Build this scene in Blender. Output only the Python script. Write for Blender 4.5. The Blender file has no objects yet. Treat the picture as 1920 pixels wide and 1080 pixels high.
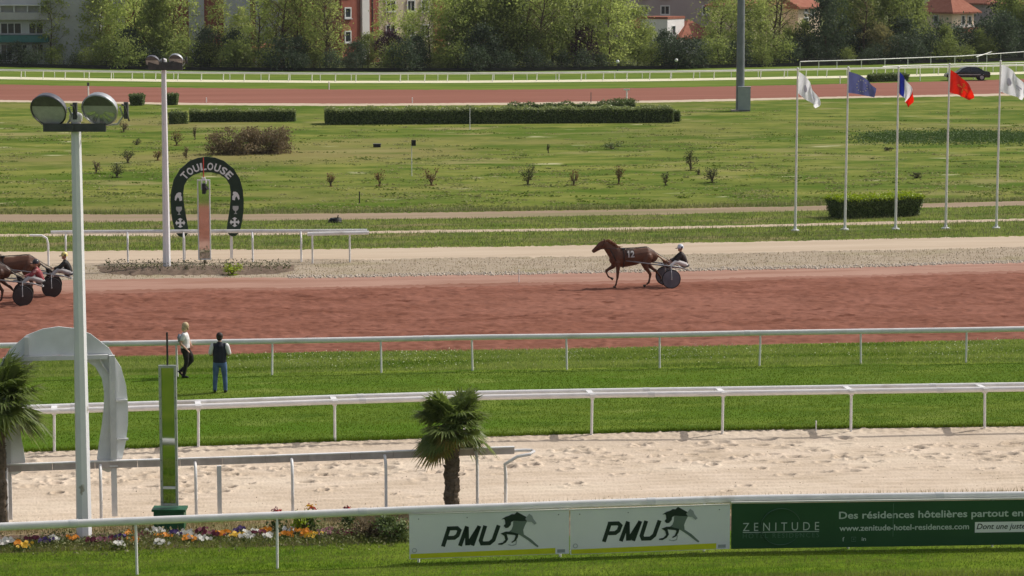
import bpy, math, random
import numpy as np
from mathutils import Vector, Matrix

random.seed(7)
rng = np.random.default_rng(7)
S = bpy.context.scene
C = S.collection
R = math.radians

# ------------------------------------------------------------------ camera, sky, sun, exposure
F, HC, VH = 5000.0, 12.76, -80.0            # focal length (1920-px units), eye height, horizon row
PITCH = math.atan((540 - VH) / F)
cd = bpy.data.cameras.new('camera'); cam = bpy.data.objects.new('camera', cd); C.objects.link(cam)
cam.location = (0, 0, HC); cam.rotation_euler = (math.pi / 2 - PITCH, 0, 0)
cd.sensor_width = 36; cd.lens = 36 * F / 1920; cd.clip_start = 0.5; cd.clip_end = 6000
S.camera = cam
SUN = Vector((0.9, 0.45, 1.0)).normalized()
w = bpy.data.worlds.new('World'); S.world = w; w.use_nodes = True
nt = w.node_tree; bg = nt.nodes['Background']
sky = nt.nodes.new('ShaderNodeTexSky'); sky.sky_type = 'NISHITA'; sky.sun_disc = False
sky.sun_elevation = math.asin(SUN.z); sky.sun_rotation = math.atan2(SUN.x, SUN.y)
sky.dust_density = 4.0; sky.ozone_density = 0.4; sky.air_density = 0.9
hsv = nt.nodes.new('ShaderNodeHueSaturation'); hsv.inputs['Saturation'].default_value = 0.6
nt.links.new(sky.outputs[0], hsv.inputs['Color']); nt.links.new(hsv.outputs[0], bg.inputs[0]); bg.inputs[1].default_value = 0.14
sd = bpy.data.lights.new('sun', 'SUN'); sun = bpy.data.objects.new('sun', sd); C.objects.link(sun)
sd.energy = 3.7; sd.angle = R(0.55); sd.color = (1.0, 0.96, 0.90)
sun.rotation_euler = (-SUN).to_track_quat('-Z', 'Y').to_euler(); sun.location = (60, 30, 80)
S.view_settings.view_transform = 'Standard'; S.view_settings.look = 'None'
S.view_settings.exposure = -0.22; S.view_settings.gamma = 1
S.render.resolution_x, S.render.resolution_y = 1024, 576
S.cycles.max_bounces = 6; S.cycles.transparent_max_bounces = 6

# ------------------------------------------------------------------ finding places: a picture row/column -> a point of the ground
FW = np.array([0, math.cos(PITCH), -math.sin(PITCH)]); UP = np.array([0, math.sin(PITCH), math.cos(PITCH)])
RT = np.array([1.0, 0, 0]); EYE = np.array([0, 0, HC])
def ray(x, y): return F * FW + (x - 960) * RT + (540 - y) * UP
def gp(x, y, z=0.0):
    d = ray(x, y); return EYE + d * ((z - HC) / d[2])
def vp(x, y, Y):
    d = ray(x, y); return EYE + d * (Y / d[1])
def ppm(P): return F / float(np.dot(np.array(P) - EYE, FW))
TU = np.array([0.988, 0.155, 0]); TU /= np.linalg.norm(TU); TN = np.array([-TU[1], TU[0], 0])
YAW = math.atan2(TU[1], TU[0])

# ------------------------------------------------------------------ object helpers
WM = {}
def reg(o, loc, rz, parent=None):
    m = Matrix.Translation(Vector(loc)) @ Matrix.Rotation(rz, 4, 'Z')
    WM[o.name] = m
def tag(o, label=None, cat=None, group=None, kind=None):
    if label: o['label'] = label
    if cat: o['category'] = cat
    if group: o['group'] = group
    if kind: o['kind'] = kind
    return o
def thing(name, label, cat, loc, rz=0.0, group=None):
    o = bpy.data.objects.new(name, None); C.objects.link(o); o.empty_display_size = 0.2
    o.location = Vector(loc); o.rotation_euler = (0, 0, rz); reg(o, loc, rz)
    return tag(o, label, cat, group)
def copy_tree(o, parent=None):
    c = o.copy(); C.objects.link(c); c.parent = parent
    for ch in o.children: copy_tree(ch, c)
    return c
ORD0 = ['', 'first', 'second', 'third', 'fourth', 'fifth', 'sixth', 'seventh', 'eighth', 'ninth', 'tenth', 'eleventh', 'twelfth', 'thirteenth',
       'fourteenth', 'fifteenth', 'sixteenth', 'seventeenth', 'eighteenth', 'nineteenth', 'twentieth', 'twenty-first', 'twenty-second', 'twenty-third',
       'twenty-fourth', 'twenty-fifth', 'twenty-sixth', 'twenty-seventh', 'twenty-eighth', 'twenty-ninth', 'thirtieth']
TENS = {2: ('twenty', 'twentieth'), 3: ('thirty', 'thirtieth'), 4: ('forty', 'fortieth'), 5: ('fifty', 'fiftieth'), 6: ('sixty', 'sixtieth'), 7: ('seventy', 'seventieth'), 8: ('eighty', 'eightieth')}
ORD = [ORD0[k] if k < 20 else (TENS[k // 10][1] if k % 10 == 0 else TENS[k // 10][0] + '-' + ORD0[k % 10]) for k in range(90)]
def fast_mesh(name, V, Fc, smooth=False):
    me = bpy.data.meshes.new(name); V = np.asarray(V, np.float32); Fc = np.asarray(Fc, np.int32)
    n, k = Fc.shape
    me.vertices.add(len(V)); me.vertices.foreach_set('co', V.ravel())
    me.loops.add(n * k); me.loops.foreach_set('vertex_index', Fc.ravel())
    me.polygons.add(n); me.polygons.foreach_set('loop_start', np.arange(0, n * k, k, dtype=np.int32))
    me.update(calc_edges=True); me.validate()
    if smooth: me.polygons.foreach_set('use_smooth', np.ones(n, bool))
    return me
def link(name, me, mat=None, parent=None, loc=(0, 0, 0), rz=0.0):
    o = bpy.data.objects.new(name, me); C.objects.link(o)
    if mat is not None and not me.materials:
        for m in (mat if isinstance(mat, list) else [mat]): me.materials.append(m)
    if parent is not None:
        o.parent = parent; WM[o.name] = WM.get(parent.name, Matrix.Identity(4))
    else:
        o.location = Vector(loc); o.rotation_euler = (0, 0, rz); reg(o, loc, rz)
    return o

class MB:
    """collects shapes into one mesh"""
    def __init__(s): s.v = []; s.f = []; s.m = []; s.mi = 0
    def _add(s, vs, fs):
        b = len(s.v); s.v += [tuple(map(float, p)) for p in vs]
        s.f += [tuple(b + i for i in f) for f in fs]; s.m += [s.mi] * len(fs); return s
    def box(s, c, size, rz=0.0, ax=None):
        hx, hy, hz = [a / 2 for a in size]; c = np.array(c, float)
        if ax is None:
            ex = np.array([math.cos(rz), math.sin(rz), 0]); ey = np.array([-math.sin(rz), math.cos(rz), 0]); ez = np.array([0, 0, 1.0])
        else: ex, ey, ez = [np.array(a, float) for a in ax]
        P = [c + ex * i * hx + ey * j * hy + ez * k * hz for k in (-1, 1) for j in (-1, 1) for i in (-1, 1)]
        return s._add(P, [(0, 2, 3, 1), (4, 5, 7, 6), (0, 1, 5, 4), (2, 6, 7, 3), (0, 4, 6, 2), (1, 3, 7, 5)])
    def tube(s, pts, r, n=8, cap=True, upv=(0, 0, 1), closed=False, phase=0.0):
        pts = [np.array(p, float) for p in pts]; N = len(pts)
        rr = r if isinstance(r, list) else [r] * N
        vs = []; fs = []; up0 = np.array(upv, float)
        for i in range(N):
            t = (pts[(i + 1) % N] - pts[i - 1]) if closed else pts[min(i + 1, N - 1)] - pts[max(i - 1, 0)]
            t = t / (np.linalg.norm(t) + 1e-9)
            a = np.cross(up0, t)
            if np.linalg.norm(a) < 1e-3: a = np.cross((0.0, 1.0, 0.01), t)
            a /= np.linalg.norm(a); b = np.cross(t, a)
            ra, rb = rr[i] if isinstance(rr[i], (tuple, list)) else (rr[i], rr[i])
            for k in range(n):
                q = 2 * math.pi * k / n + phase; vs.append(pts[i] + a * ra * math.cos(q) + b * rb * math.sin(q))
        for i in range(N if closed else N - 1):
            j = (i + 1) % N
            for k in range(n):
                k2 = (k + 1) % n; fs.append((i * n + k, i * n + k2, j * n + k2, j * n + k))
        if cap and not closed:
            fs.append(tuple(range(n - 1, -1, -1))); fs.append(tuple((N - 1) * n + k for k in range(n)))
        return s._add(vs, fs)
    def prism(s, poly, o, ex, ey, depth=0.0):
        o, ex, ey = [np.array(a, float) for a in (o, ex, ey)]; nn = np.cross(ex, ey); nn /= np.linalg.norm(nn)
        n = len(poly); A = [o + ex * p[0] + ey * p[1] for p in poly]
        if depth == 0: return s._add(A, [tuple(range(n))])
        B = [p - nn * depth for p in A]
        return s._add(A + B, [tuple(range(n)), tuple(range(2 * n - 1, n - 1, -1))] + [(i, n + i, n + (i + 1) % n, (i + 1) % n) for i in range(n)])
    def lathe(s, prof, o, ax, n=20):
        o = np.array(o, float); ax = np.array(ax, float); ax /= np.linalg.norm(ax)
        a = np.cross(ax, (0, 0, 1.0)); 
        if np.linalg.norm(a) < 1e-3: a = np.array([1.0, 0, 0])
        a /= np.linalg.norm(a); b = np.cross(ax, a); vs = []; fs = []
        for r, h in prof:
            for k in range(n):
                q = 2 * math.pi * k / n; vs.append(o + ax * h + (a * math.cos(q) + b * math.sin(q)) * max(r, 1e-4))
        for i in range(len(prof) - 1):
            for k in range(n):
                k2 = (k + 1) % n; fs.append((i * n + k, i * n + k2, (i + 1) * n + k2, (i + 1) * n + k))
        return s._add(vs, fs)
    def ball(s, c, r, n=10, m=7):
        r = r if isinstance(r, (tuple, list)) else (r, r, r)
        vs = []; fs = []
        for i in range(m + 1):
            th = math.pi * i / m
            for k in range(n):
                q = 2 * math.pi * k / n
                vs.append((c[0] + r[0] * math.sin(th) * math.cos(q), c[1] + r[1] * math.sin(th) * math.sin(q), c[2] - r[2] * math.cos(th)))
        for i in range(m):
            for k in range(n):
                k2 = (k + 1) % n; fs.append((i * n + k, i * n + k2, (i + 1) * n + k2, (i + 1) * n + k))
        return s._add(vs, fs)
    def arr(s, V, Fc):
        return s._add(list(V), [tuple(f) for f in Fc])
    def mesh(s, name, inv=None, smooth=False):
        me = bpy.data.meshes.new(name)
        vs = s.v if inv is None else [tuple(inv @ Vector(p)) for p in s.v]
        me.from_pydata(vs, [], s.f)
        if any(s.m): me.polygons.foreach_set('material_index', s.m)
        if smooth: me.polygons.foreach_set('use_smooth', [True] * len(s.f))
        me.update(); return me
    def build(s, name, mat, parent=None, smooth=False, world=True, loc=(0, 0, 0), rz=0.0):
        if parent is not None: inv = WM[parent.name].inverted() if world else None
        else: inv = (Matrix.Translation(Vector(loc)) @ Matrix.Rotation(rz, 4, 'Z')).inverted() if world else None
        return link(name, s.mesh(name, inv, smooth), mat, parent, loc, rz)
def smooth_by_angle(o, deg=40):
    me = o.data
    me.polygons.foreach_set('use_smooth', [True] * len(me.polygons))
    me.set_sharp_from_angle(angle=R(deg)); return o

def remesh(mb, name, voxel, mat, parent=None, loc=(0, 0, 0), rz=0.0, world=False, it=4):
    """fuse overlapping lofts into one continuous skin"""
    o = bpy.data.objects.new('tmp', mb.mesh('tmp')); C.objects.link(o)
    m = o.modifiers.new('r', 'REMESH'); m.mode = 'VOXEL'; m.voxel_size = voxel; m.use_smooth_shade = True
    sm = o.modifiers.new('s', 'SMOOTH'); sm.factor = 0.5; sm.iterations = it
    dg = bpy.context.evaluated_depsgraph_get(); dg.update()
    me = bpy.data.meshes.new_from_object(o.evaluated_get(dg)); me.name = name
    bpy.data.objects.remove(o)
    me.materials.clear()
    return link(name, me, mat, parent, loc, rz)

def leaf_cloud(P, size, g, flat=0.0):
    n = len(P); a = g.normal(size=(n, 3)); a[:, 2] *= (1 - flat); a /= np.linalg.norm(a, axis=1)[:, None] + 1e-9
    b = np.cross(a, g.normal(size=(n, 3))); b /= np.linalg.norm(b, axis=1)[:, None] + 1e-9
    sz = (size * g.uniform(0.6, 1.35, n))[:, None]
    V = np.stack([P - a * sz, P + b * sz * 0.55, P + a * sz, P - b * sz * 0.55], 1).reshape(-1, 3)
    Fc = np.arange(4 * n).reshape(n, 4); return V, Fc

_txt = {}
def text_polys(body, shear=0.0, offset=0.0, spacing=1.0):
    k = (body, shear, offset, spacing)
    if k not in _txt:
        cu = bpy.data.curves.new('t', 'FONT'); cu.body = body; cu.shear = shear; cu.offset = offset; cu.space_character = spacing; cu.resolution_u = 3
        cu.fill_mode = 'FRONT'
        o = bpy.data.objects.new('t', cu); C.objects.link(o)
        dg = bpy.context.evaluated_depsgraph_get(); dg.update()
        me = bpy.data.meshes.new_from_object(o.evaluated_get(dg))
        V = np.array([v.co[:2] for v in me.vertices]); Fc = [tuple(p.vertices) for p in me.polygons]
        bpy.data.objects.remove(o); bpy.data.meshes.remove(me); _txt[k] = (V, Fc)
    return _txt[k]
def text_fit(mb, body, box, o, ex, ey, shear=0.0, offset=0.0, spacing=1.0):
    """lay lettering into box=(x0,x1,y0,y1) of the plane o + x*ex + y*ey"""
    V, Fc = text_polys(body, shear, offset, spacing); lo = V.min(0); hi = V.max(0); x0, x1, y0, y1 = box
    Q = (V - lo) / (hi - lo) * np.array([x1 - x0, y1 - y0]) + np.array([x0, y0])
    o, ex, ey = [np.array(a, float) for a in (o, ex, ey)]
    mb._add([o + ex * q[0] + ey * q[1] for q in Q], Fc)

# ------------------------------------------------------------------ materials
def _n(nt, t, **kw):
    n = nt.nodes.new(t)
    for k, v in kw.items():
        if k.startswith('i_'): n.inputs[int(k[2:]) if k[2:].isdigit() else k[2:].replace('_', ' ')].default_value = v
        else: setattr(n, k, v)
    return n
MATS = {}
def mat(name, c1, c2=None, scale=4.0, rough=0.7, metal=0.0, bump=0.0, bscale=None, trans=0.0, spec=0.3, objrand=0.0, tint=False, c3=None,
        stretch=None, ramp=(0.3, 0.7), detail=4.0, alpha=None, streak=None, big=None, coord='pos'):
    if name in MATS: return MATS[name]
    m = bpy.data.materials.new(name); m.use_nodes = True; nt = m.node_tree; L = nt.links.new
    b = nt.nodes['Principled BSDF']; out = nt.nodes['Material Output']
    b.inputs['Roughness'].default_value = rough; b.inputs['Metallic'].default_value = metal
    b.inputs['Specular IOR Level'].default_value = 0.03 if rough >= 0.9 else spec
    if coord == 'pos': src = _n(nt, 'ShaderNodeNewGeometry').outputs['Position']
    else: src = _n(nt, 'ShaderNodeTexCoord').outputs['Object']
    if stretch:
        mp = _n(nt, 'ShaderNodeMapping', vector_type='TEXTURE'); mp.inputs['Rotation'].default_value = (0, 0, YAW)
        mp.inputs['Scale'].default_value = stretch; L(src, mp.inputs[0]); src = mp.outputs[0]
    col = None
    if c2 is None: c2 = tuple(min(1, a * 1.15) for a in c1[:3]); c1 = tuple(a * 0.87 for a in c1[:3])
    if tint:
        fac = _n(nt, 'ShaderNodeAttribute', attribute_name='tint').outputs['Fac']
    else:
        nz = _n(nt, 'ShaderNodeTexNoise'); nz.inputs['Scale'].default_value = scale; nz.inputs['Detail'].default_value = detail
        nz.inputs['Roughness'].default_value = 0.74 if rough >= 0.9 else 0.65; L(src, nz.inputs['Vector']); fac = nz.outputs['Fac']
    rp = _n(nt, 'ShaderNodeValToRGB'); e = rp.color_ramp.elements
    e[0].position, e[1].position = (0.0, 1.0) if tint else ramp
    e[0].color = (*c1[:3], 1); e[1].color = (*c2[:3], 1)
    if c3 is not None:
        x = e.new(0.86 if not tint else 0.9); x.color = (*c3[:3], 1)
    L(fac, rp.inputs[0]); col = rp.outputs[0]
    if big:                                   # (scale, colour, low, high): broad patches of another colour
        for bs, bc, lo, hi in big:
            n2 = _n(nt, 'ShaderNodeTexNoise'); n2.inputs['Scale'].default_value = bs; n2.inputs['Detail'].default_value = 5.0; L(src, n2.inputs['Vector'])
            mr = _n(nt, 'ShaderNodeMapRange'); mr.inputs[1].default_value = lo; mr.inputs[2].default_value = hi; L(n2.outputs['Fac'], mr.inputs[0])
            mx = _n(nt, 'ShaderNodeMix', data_type='RGBA'); L(mr.outputs[0], mx.inputs[0]); L(col, mx.inputs[6]); mx.inputs[7].default_value = (*bc, 1); col = mx.outputs[2]
    if objrand:
        oi = _n(nt, 'ShaderNodeObjectInfo'); hs = _n(nt, 'ShaderNodeHueSaturation')
        mr = _n(nt, 'ShaderNodeMapRange'); mr.inputs[3].default_value = 1 - objrand; mr.inputs[4].default_value = 1 + objrand
        L(oi.outputs['Random'], mr.inputs[0]); L(mr.outputs[0], hs.inputs['Value']); L(col, hs.inputs['Color']); col = hs.outputs[0]
    L(col, b.inputs['Base Color'])
    if bump:
        nb = _n(nt, 'ShaderNodeTexNoise'); nb.inputs['Scale'].default_value = bscale or scale * 2; nb.inputs['Detail'].default_value = 6; L(src, nb.inputs['Vector'])
        bp = _n(nt, 'ShaderNodeBump'); bp.inputs['Strength'].default_value = min(1, bump * 10); bp.inputs['Distance'].default_value = bump
        L(nb.outputs['Fac'], bp.inputs['Height']); L(bp.outputs[0], b.inputs['Normal'])
    if trans:
        tr = _n(nt, 'ShaderNodeBsdfTranslucent'); mx = _n(nt, 'ShaderNodeMixShader'); mx.inputs[0].default_value = trans
        hs = _n(nt, 'ShaderNodeHueSaturation'); hs.inputs['Saturation'].default_value = 1.1; hs.inputs['Value'].default_value = 1.25; L(col, hs.inputs['Color'])
        L(hs.outputs[0], tr.inputs[0]); L(b.outputs[0], mx.inputs[1]); L(tr.outputs[0], mx.inputs[2]); L(mx.outputs[0], out.inputs['Surface'])
    MATS[name] = m; return m

white_pvc = mat('white_pvc', (0.74, 0.72, 0.70), (0.87, 0.85, 0.84), 3, rough=0.35, spec=0.5, big=[(1.1, (0.62, 0.58, 0.53), 0.60, 0.74)])
white_old = mat('white_weathered', (0.62, 0.62, 0.62), (0.78, 0.77, 0.76), 2.2, rough=0.45, spec=0.4)
white_far = mat('white_far_rail', (0.74, 0.73, 0.68), (0.84, 0.83, 0.79), 1.0, rough=0.5)
pole_paint = mat('pole_paint', (0.78, 0.77, 0.79), (0.86, 0.85, 0.86), 1.3, rough=0.4, spec=0.5, big=[(2.2, (0.38, 0.34, 0.29), 0.66, 0.72)])
steel = mat('galvanised_steel', (0.42, 0.43, 0.44), (0.55, 0.56, 0.57), 6, rough=0.42, metal=0.6)
grey_sheet = mat('grey_sheet_metal', (0.72, 0.74, 0.75), (0.82, 0.83, 0.83), 1.5, rough=0.5, big=[(.9, (.62, .63, .62), .55, .75)])
dark_grey = mat('dark_grey_paint', (0.06, 0.06, 0.065), (0.10, 0.10, 0.10), 5, rough=0.5)
black = mat('black_plastic', (0.012, 0.012, 0.014), (0.03, 0.03, 0.03), 5, rough=0.5)
bark = mat('bark', (0.07, 0.05, 0.035), (0.14, 0.10, 0.07), 5, rough=0.9, bump=0.03)
glass_dark = mat('window_glass', (0.02, 0.025, 0.03), (0.05, 0.06, 0.065), 1, rough=0.12, spec=0.6)
mirror_m = mat('mirror', (0.42, 0.44, 0.43), (0.47, 0.49, 0.48), 1, rough=0.04, metal=1.0)
mirror_f = mat('mirror_bright', (0.74, 0.74, 0.74), (0.80, 0.80, 0.80), 1, rough=0.05, metal=1.0)
soil = mat('soil', (0.10, 0.065, 0.045), (0.20, 0.145, 0.105), 3.5, rough=0.95, bump=0.05, bscale=7)
# ------------------------------------------------------------------ the ground, strip by strip
XS = np.array([-500, 0, 320, 640, 960, 1280, 1600, 1920, 2420.])
E = {
 'lawn_bed':   [1052, 1036, 1028, 1020, 1008, 998, 990, 984, 972],
 'bed_verge':  [1012, 1003, 997, 990, 978, 968, 960, 953, 940],
 'verge_sand': [1000, 985, 975, 962, 947, 935, 927, 920, 907],
 'sand_turf':  [866, 849, 838, 827, 817, 808, 803, 799, 790],
 'turf_rough': [722, 710, 704, 698, 694, 689, 685, 680, 670],
 'rough_dirt': [688, 673, 667, 660, 656, 650, 644, 637, 625],
 'dirt_soft':  [566, 553.5, 547, 543, 536, 530, 521, 512, 495],
 'dirt_pale':  [560, 548, 542, 538, 531, 525, 516, 507, 490],
 'pale_gravel':[538, 527, 522, 519, 514, 507, 499, 490, 475],
 'gravel_path':[505, 499, 495, 488, 484, 478, 471, 464, 450],
 'path_grass': [473, 472, 470, 467, 463, 456, 450, 443, 430],
 'grass_trail':[446, 443, 441, 438.5, 434, 429, 421.5, 414, 402],
 'trail_grass':[442, 439, 437, 434.5, 430, 425, 417.5, 410, 398],
 'grass_lane': [420, 417, 415, 412, 408, 401.5, 393.5, 386, 372],
 'lane_field': [404, 402, 402, 400, 396, 391, 384, 377, 364],
 'field_edge': [186, 191, 196.5, 198.5, 196.5, 191, 184, 178, 165],
 'edge_dirt':  [182, 187, 192.5, 194.5, 192.5, 187, 180, 174.5, 161],
 'dirt_green': [150, 158, 164, 168, 168, 164, 157, 148, 135],
 'green_trees':[118, 124, 131, 133.5, 133, 128, 121, 113, 100],
}
XD = np.arange(-500, 2421, 6.0)
def smooth_poly(ys):
    y = np.interp(XD, XS, ys); k = np.hanning(41); k /= k.sum()
    yp = np.concatenate([y[0] + (np.arange(-20, 0)) * (y[1] - y[0]), y, y[-1] + np.arange(1, 21) * (y[-1] - y[-2])])
    return np.convolve(yp, k, 'valid')
def wobble(g, n, scales=((3, 0.5), (12, 0.35), (40, 0.15))):
    out = np.zeros(n)
    for s, a in scales:
        m = max(4, int(n / (490 / s) * 2)); out += a * np.interp(np.linspace(0, m - 1, n), np.arange(m), g.normal(size=m))
    return out
EDGE = {}; EDGE_S = {}
JIT = {'lawn_bed': .10, 'bed_verge': .10, 'verge_sand': .10, 'sand_turf': .10, 'turf_rough': .25, 'rough_dirt': .20, 'dirt_pale': .30, 'dirt_soft': .35, 'pale_gravel': .25, 'gravel_path': .42,
       'path_grass': .3, 'grass_trail': .22, 'trail_grass': .22, 'grass_lane': .35, 'lane_field': .25, 'field_edge': .5, 'edge_dirt': .35, 'dirt_green': .6, 'green_trees': .2}
for k, ys in E.items():
    y = smooth_poly(ys); g = np.random.default_rng(abs(hash(k)) % 1 + len(k) * 31 + int(ys[0]))
    P = np.array([gp(a, b) for a, b in zip(XD, y)])
    fine = g.normal(size=len(P)) * 0.35; EDGE_S[k] = P
    EDGE[k] = P + np.outer((wobble(g, len(P)) + fine) * JIT[k], TN)
def edge_y(k, x): return float(np.interp(x, XD, smooth_poly(E[k])))
def strip(name, k0, k1, m, rows=2, z=0.0):
    A, B = EDGE[k0].copy(), EDGE[k1].copy(); n = len(A)
    V = np.concatenate([A + (B - A) * (r / (rows - 1)) for r in range(rows)]); V[:, 2] = z
    i = np.arange(n - 1); Fc = np.concatenate([np.stack([r * n + i, r * n + i + 1, (r + 1) * n + i + 1, (r + 1) * n + i], 1) for r in range(rows - 1)])
    return tag(link(name, fast_mesh(name, V, Fc), m), kind='structure')

g_near = mat('lawn_near', (0.060, 0.120, 0.007), (0.130, 0.200, 0.014), 2.5, rough=0.9, bump=0.03, bscale=25, stretch=(2.2, 1, 1), ramp=(.38, .62), big=[(0.5, (0.19, 0.245, 0.03), 0.5, 0.8)])
g_turf = mat('turf_lane', (0.066, 0.122, 0.012), (0.150, 0.205, 0.030), 1.2, rough=0.9, bump=0.03, bscale=18, stretch=(2.5, 1, 1), ramp=(.38, .62), detail=7, big=[(0.3, (0.080, 0.155, 0.012), 0.45, 0.65), (0.8, (0.185, 0.235, 0.05), 0.58, 0.74)])
g_rough = mat('rough_turf', (0.075, 0.140, 0.012), (0.19, 0.24, 0.035), 1.2, rough=0.95, bump=0.05, bscale=10, stretch=(2, 1, 1), ramp=(.38, .62))
g_field = mat('infield_turf', (0.072, 0.122, 0.013), (0.205, 0.216, 0.048), 0.26, rough=0.95, bump=0.12, bscale=.8, stretch=(1.7, 1, 1), detail=8, ramp=(.41, .59),
              big=[(0.045, (0.215, 0.190, 0.068), 0.52, 0.66), (0.06, (0.072, 0.125, 0.012), 0.53, 0.66), (0.11, (0.075, 0.118, 0.014), 0.57, 0.66), (0.16, (0.245, 0.225, 0.085), 0.58, 0.68), (0.4, (0.38, 0.37, 0.20), 0.655, 0.72), (0.33, (0.055, 0.09, 0.012), 0.66, 0.73)])
g_mid = mat('verge_turf', (0.075, 0.130, 0.015), (0.185, 0.215, 0.04), 0.8, rough=0.95, bump=0.08, bscale=3, stretch=(2, 1, 1), ramp=(.38, .62), detail=7, big=[(0.35, (0.235, 0.19, 0.095), 0.55, 0.70), (.6, (.06, .10, .015), .58, .7)])
g_far = mat('far_turf', (0.085, 0.145, 0.018), (0.16, 0.205, 0.035), 0.3, rough=0.95, stretch=(4, 1, 1), ramp=(.38, .62))
sand_m = mat('pale_sand', (0.48, 0.385, 0.285), (0.63, 0.52, 0.41), 1.2, rough=0.95, bump=0.05, bscale=6, stretch=(2.2, 1, 1), ramp=(.34, .66), detail=8, big=[(0.5, (0.66, 0.56, 0.44), 0.5, 0.8)])
dirt_m = mat('red_dirt', (0.185, 0.076, 0.050), (0.262, 0.114, 0.080), 0.8, rough=0.97, bump=0.10, bscale=2.0, stretch=(2.2, 1, 1), detail=9, ramp=(.41, .59),
             big=[(0.12, (0.285, 0.130, 0.092), 0.5, 0.75), (1.8, (0.135, 0.052, 0.034), 0.62, 0.70), (0.35, (0.215, 0.090, 0.060), 0.55, 0.75)])
pale_dirt = mat('pale_red_dirt', (0.30, 0.165, 0.12), (0.43, 0.265, 0.205), 0.7, rough=0.97, bump=0.04, bscale=4, stretch=(6, 1, 1), detail=8, ramp=(.36, .64), big=[(.5, (.27, .14, .095), .56, .72)])
soft_dirt = mat('soft_red_dirt', (0.215, 0.098, 0.066), (0.34, 0.18, 0.135), 0.7, rough=0.97, bump=0.05, bscale=3, stretch=(6, 1, 1), detail=8)
gravel_m = mat('dry_gravel', (0.29, 0.23, 0.165), (0.43, 0.36, 0.275), 1.0, rough=0.97, bump=0.06, bscale=5, stretch=(1.6, 1, 1), detail=9, big=[(0.4, (0.30, 0.26, 0.16), 0.55, 0.75)])
path_m = mat('pale_path', (0.44, 0.345, 0.25), (0.55, 0.45, 0.34), 0.8, rough=0.97, bump=0.02, bscale=6, stretch=(8, 1, 1), detail=7)
lane_m = mat('service_lane', (0.25, 0.185, 0.125), (0.36, 0.275, 0.195), 0.7, rough=0.97, bump=0.02, bscale=6, stretch=(8, 1, 1), detail=7, big=[(0.5, (0.22, 0.20, 0.10), 0.52, 0.72)])
verge_m = mat('dry_verge', (0.20, 0.155, 0.085), (0.36, 0.28, 0.17), 2.0, rough=0.97, bump=0.05, bscale=12, big=[(1.0, (0.12, 0.15, 0.04), 0.48, 0.66)])
far_dirt = mat('far_red_dirt', (0.215, 0.090, 0.062), (0.30, 0.135, 0.10), 0.25, rough=0.97, stretch=(14, 1, 1), detail=6)
far_edge = mat('far_pale_edge', (0.46, 0.37, 0.27), (0.56, 0.46, 0.35), 0.5, rough=0.97, stretch=(6, 1, 1))
park_m = mat('park_ground', (0.06, 0.08, 0.025), (0.13, 0.14, 0.05), 0.2, rough=0.97)

# one great sheet under everything, to the horizon
mb = MB(); mb.prism([(-3000, -3000), (3000, -3000), (3000, 3000), (-3000, 3000)], (0, 0, -0.32), (1, 0, 0), (0, 1, 0))
tag(mb.build('ground', park_m), kind='structure')
# foreground lawn: from the flower bed back towards the stand
A = EDGE['lawn_bed']; n = len(A); V = np.concatenate([A, A * np.array([1, 0, 0]) + np.array([0, -40, 0])])
i = np.arange(n - 1)
tag(link('lawn', fast_mesh('lawn', V, np.stack([n + i, n + i + 1, i + 1, i], 1)), g_near), kind='structure')
strip('flower_bed_soil', 'lawn_bed', 'bed_verge', soil)
strip('dry_verge', 'bed_verge', 'verge_sand', verge_m)
strip('turf_lane', 'sand_turf', 'turf_rough', g_turf)
strip('rough_grass_strip', 'turf_rough', 'rough_dirt', g_rough)
strip('red_dirt_margin', 'dirt_soft', 'dirt_pale', soft_dirt)
strip('pale_track_edge', 'dirt_pale', 'pale_gravel', pale_dirt)
strip('gravel_strip', 'pale_gravel', 'gravel_path', gravel_m)
strip('pale_path', 'gravel_path', 'path_grass', path_m)
strip('grass_strip', 'path_grass', 'grass_trail', g_mid)
strip('narrow_trail', 'grass_trail', 'trail_grass', path_m)
strip('grass_strip', 'trail_grass', 'grass_lane', g_mid)
strip('service_lane', 'grass_lane', 'lane_field', lane_m)
strip('infield_grass', 'lane_field', 'field_edge', g_field)
strip('pale_track_edge', 'field_edge', 'edge_dirt', far_edge)
strip('far_dirt_track', 'edge_dirt', 'dirt_green', far_dirt)
strip('far_turf_course', 'dirt_green', 'green_trees', g_far)
cream_m = mat('cream_path', (0.62, 0.58, 0.40), (0.74, 0.70, 0.52), 0.5, rough=0.95, stretch=(6, 1, 1))
KB = np.array([138, 146.5, 151.5, 154, 153, 149.5, 144, 136.5, 124.0])
for nm_, dd in (('kerb_near', 2.2), ('kerb_far', -2.0)):
    P_ = np.array([gp(a, b_) for a, b_ in zip(XD, smooth_poly(KB + dd))]); g_ = np.random.default_rng(int(dd * 10) + 50); EDGE[nm_] = P_ + np.outer(wobble(g_, len(P_)) * .5, TN)
strip('far_cream_path', 'kerb_near', 'kerb_far', cream_m, z=0.02)
# park ground beyond, sheet from the tree line back
A = EDGE['green_trees']; V = np.concatenate([A, A * np.array([2.5, 0, 1]) + np.array([0, 420, 0])])
V[:n, 2] = 0; V[n:, 2] = 0
tag(link('park_ground', fast_mesh('park_ground', V, np.stack([i, i + 1, n + i + 1, n + i], 1)), park_m), kind='structure')

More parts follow.
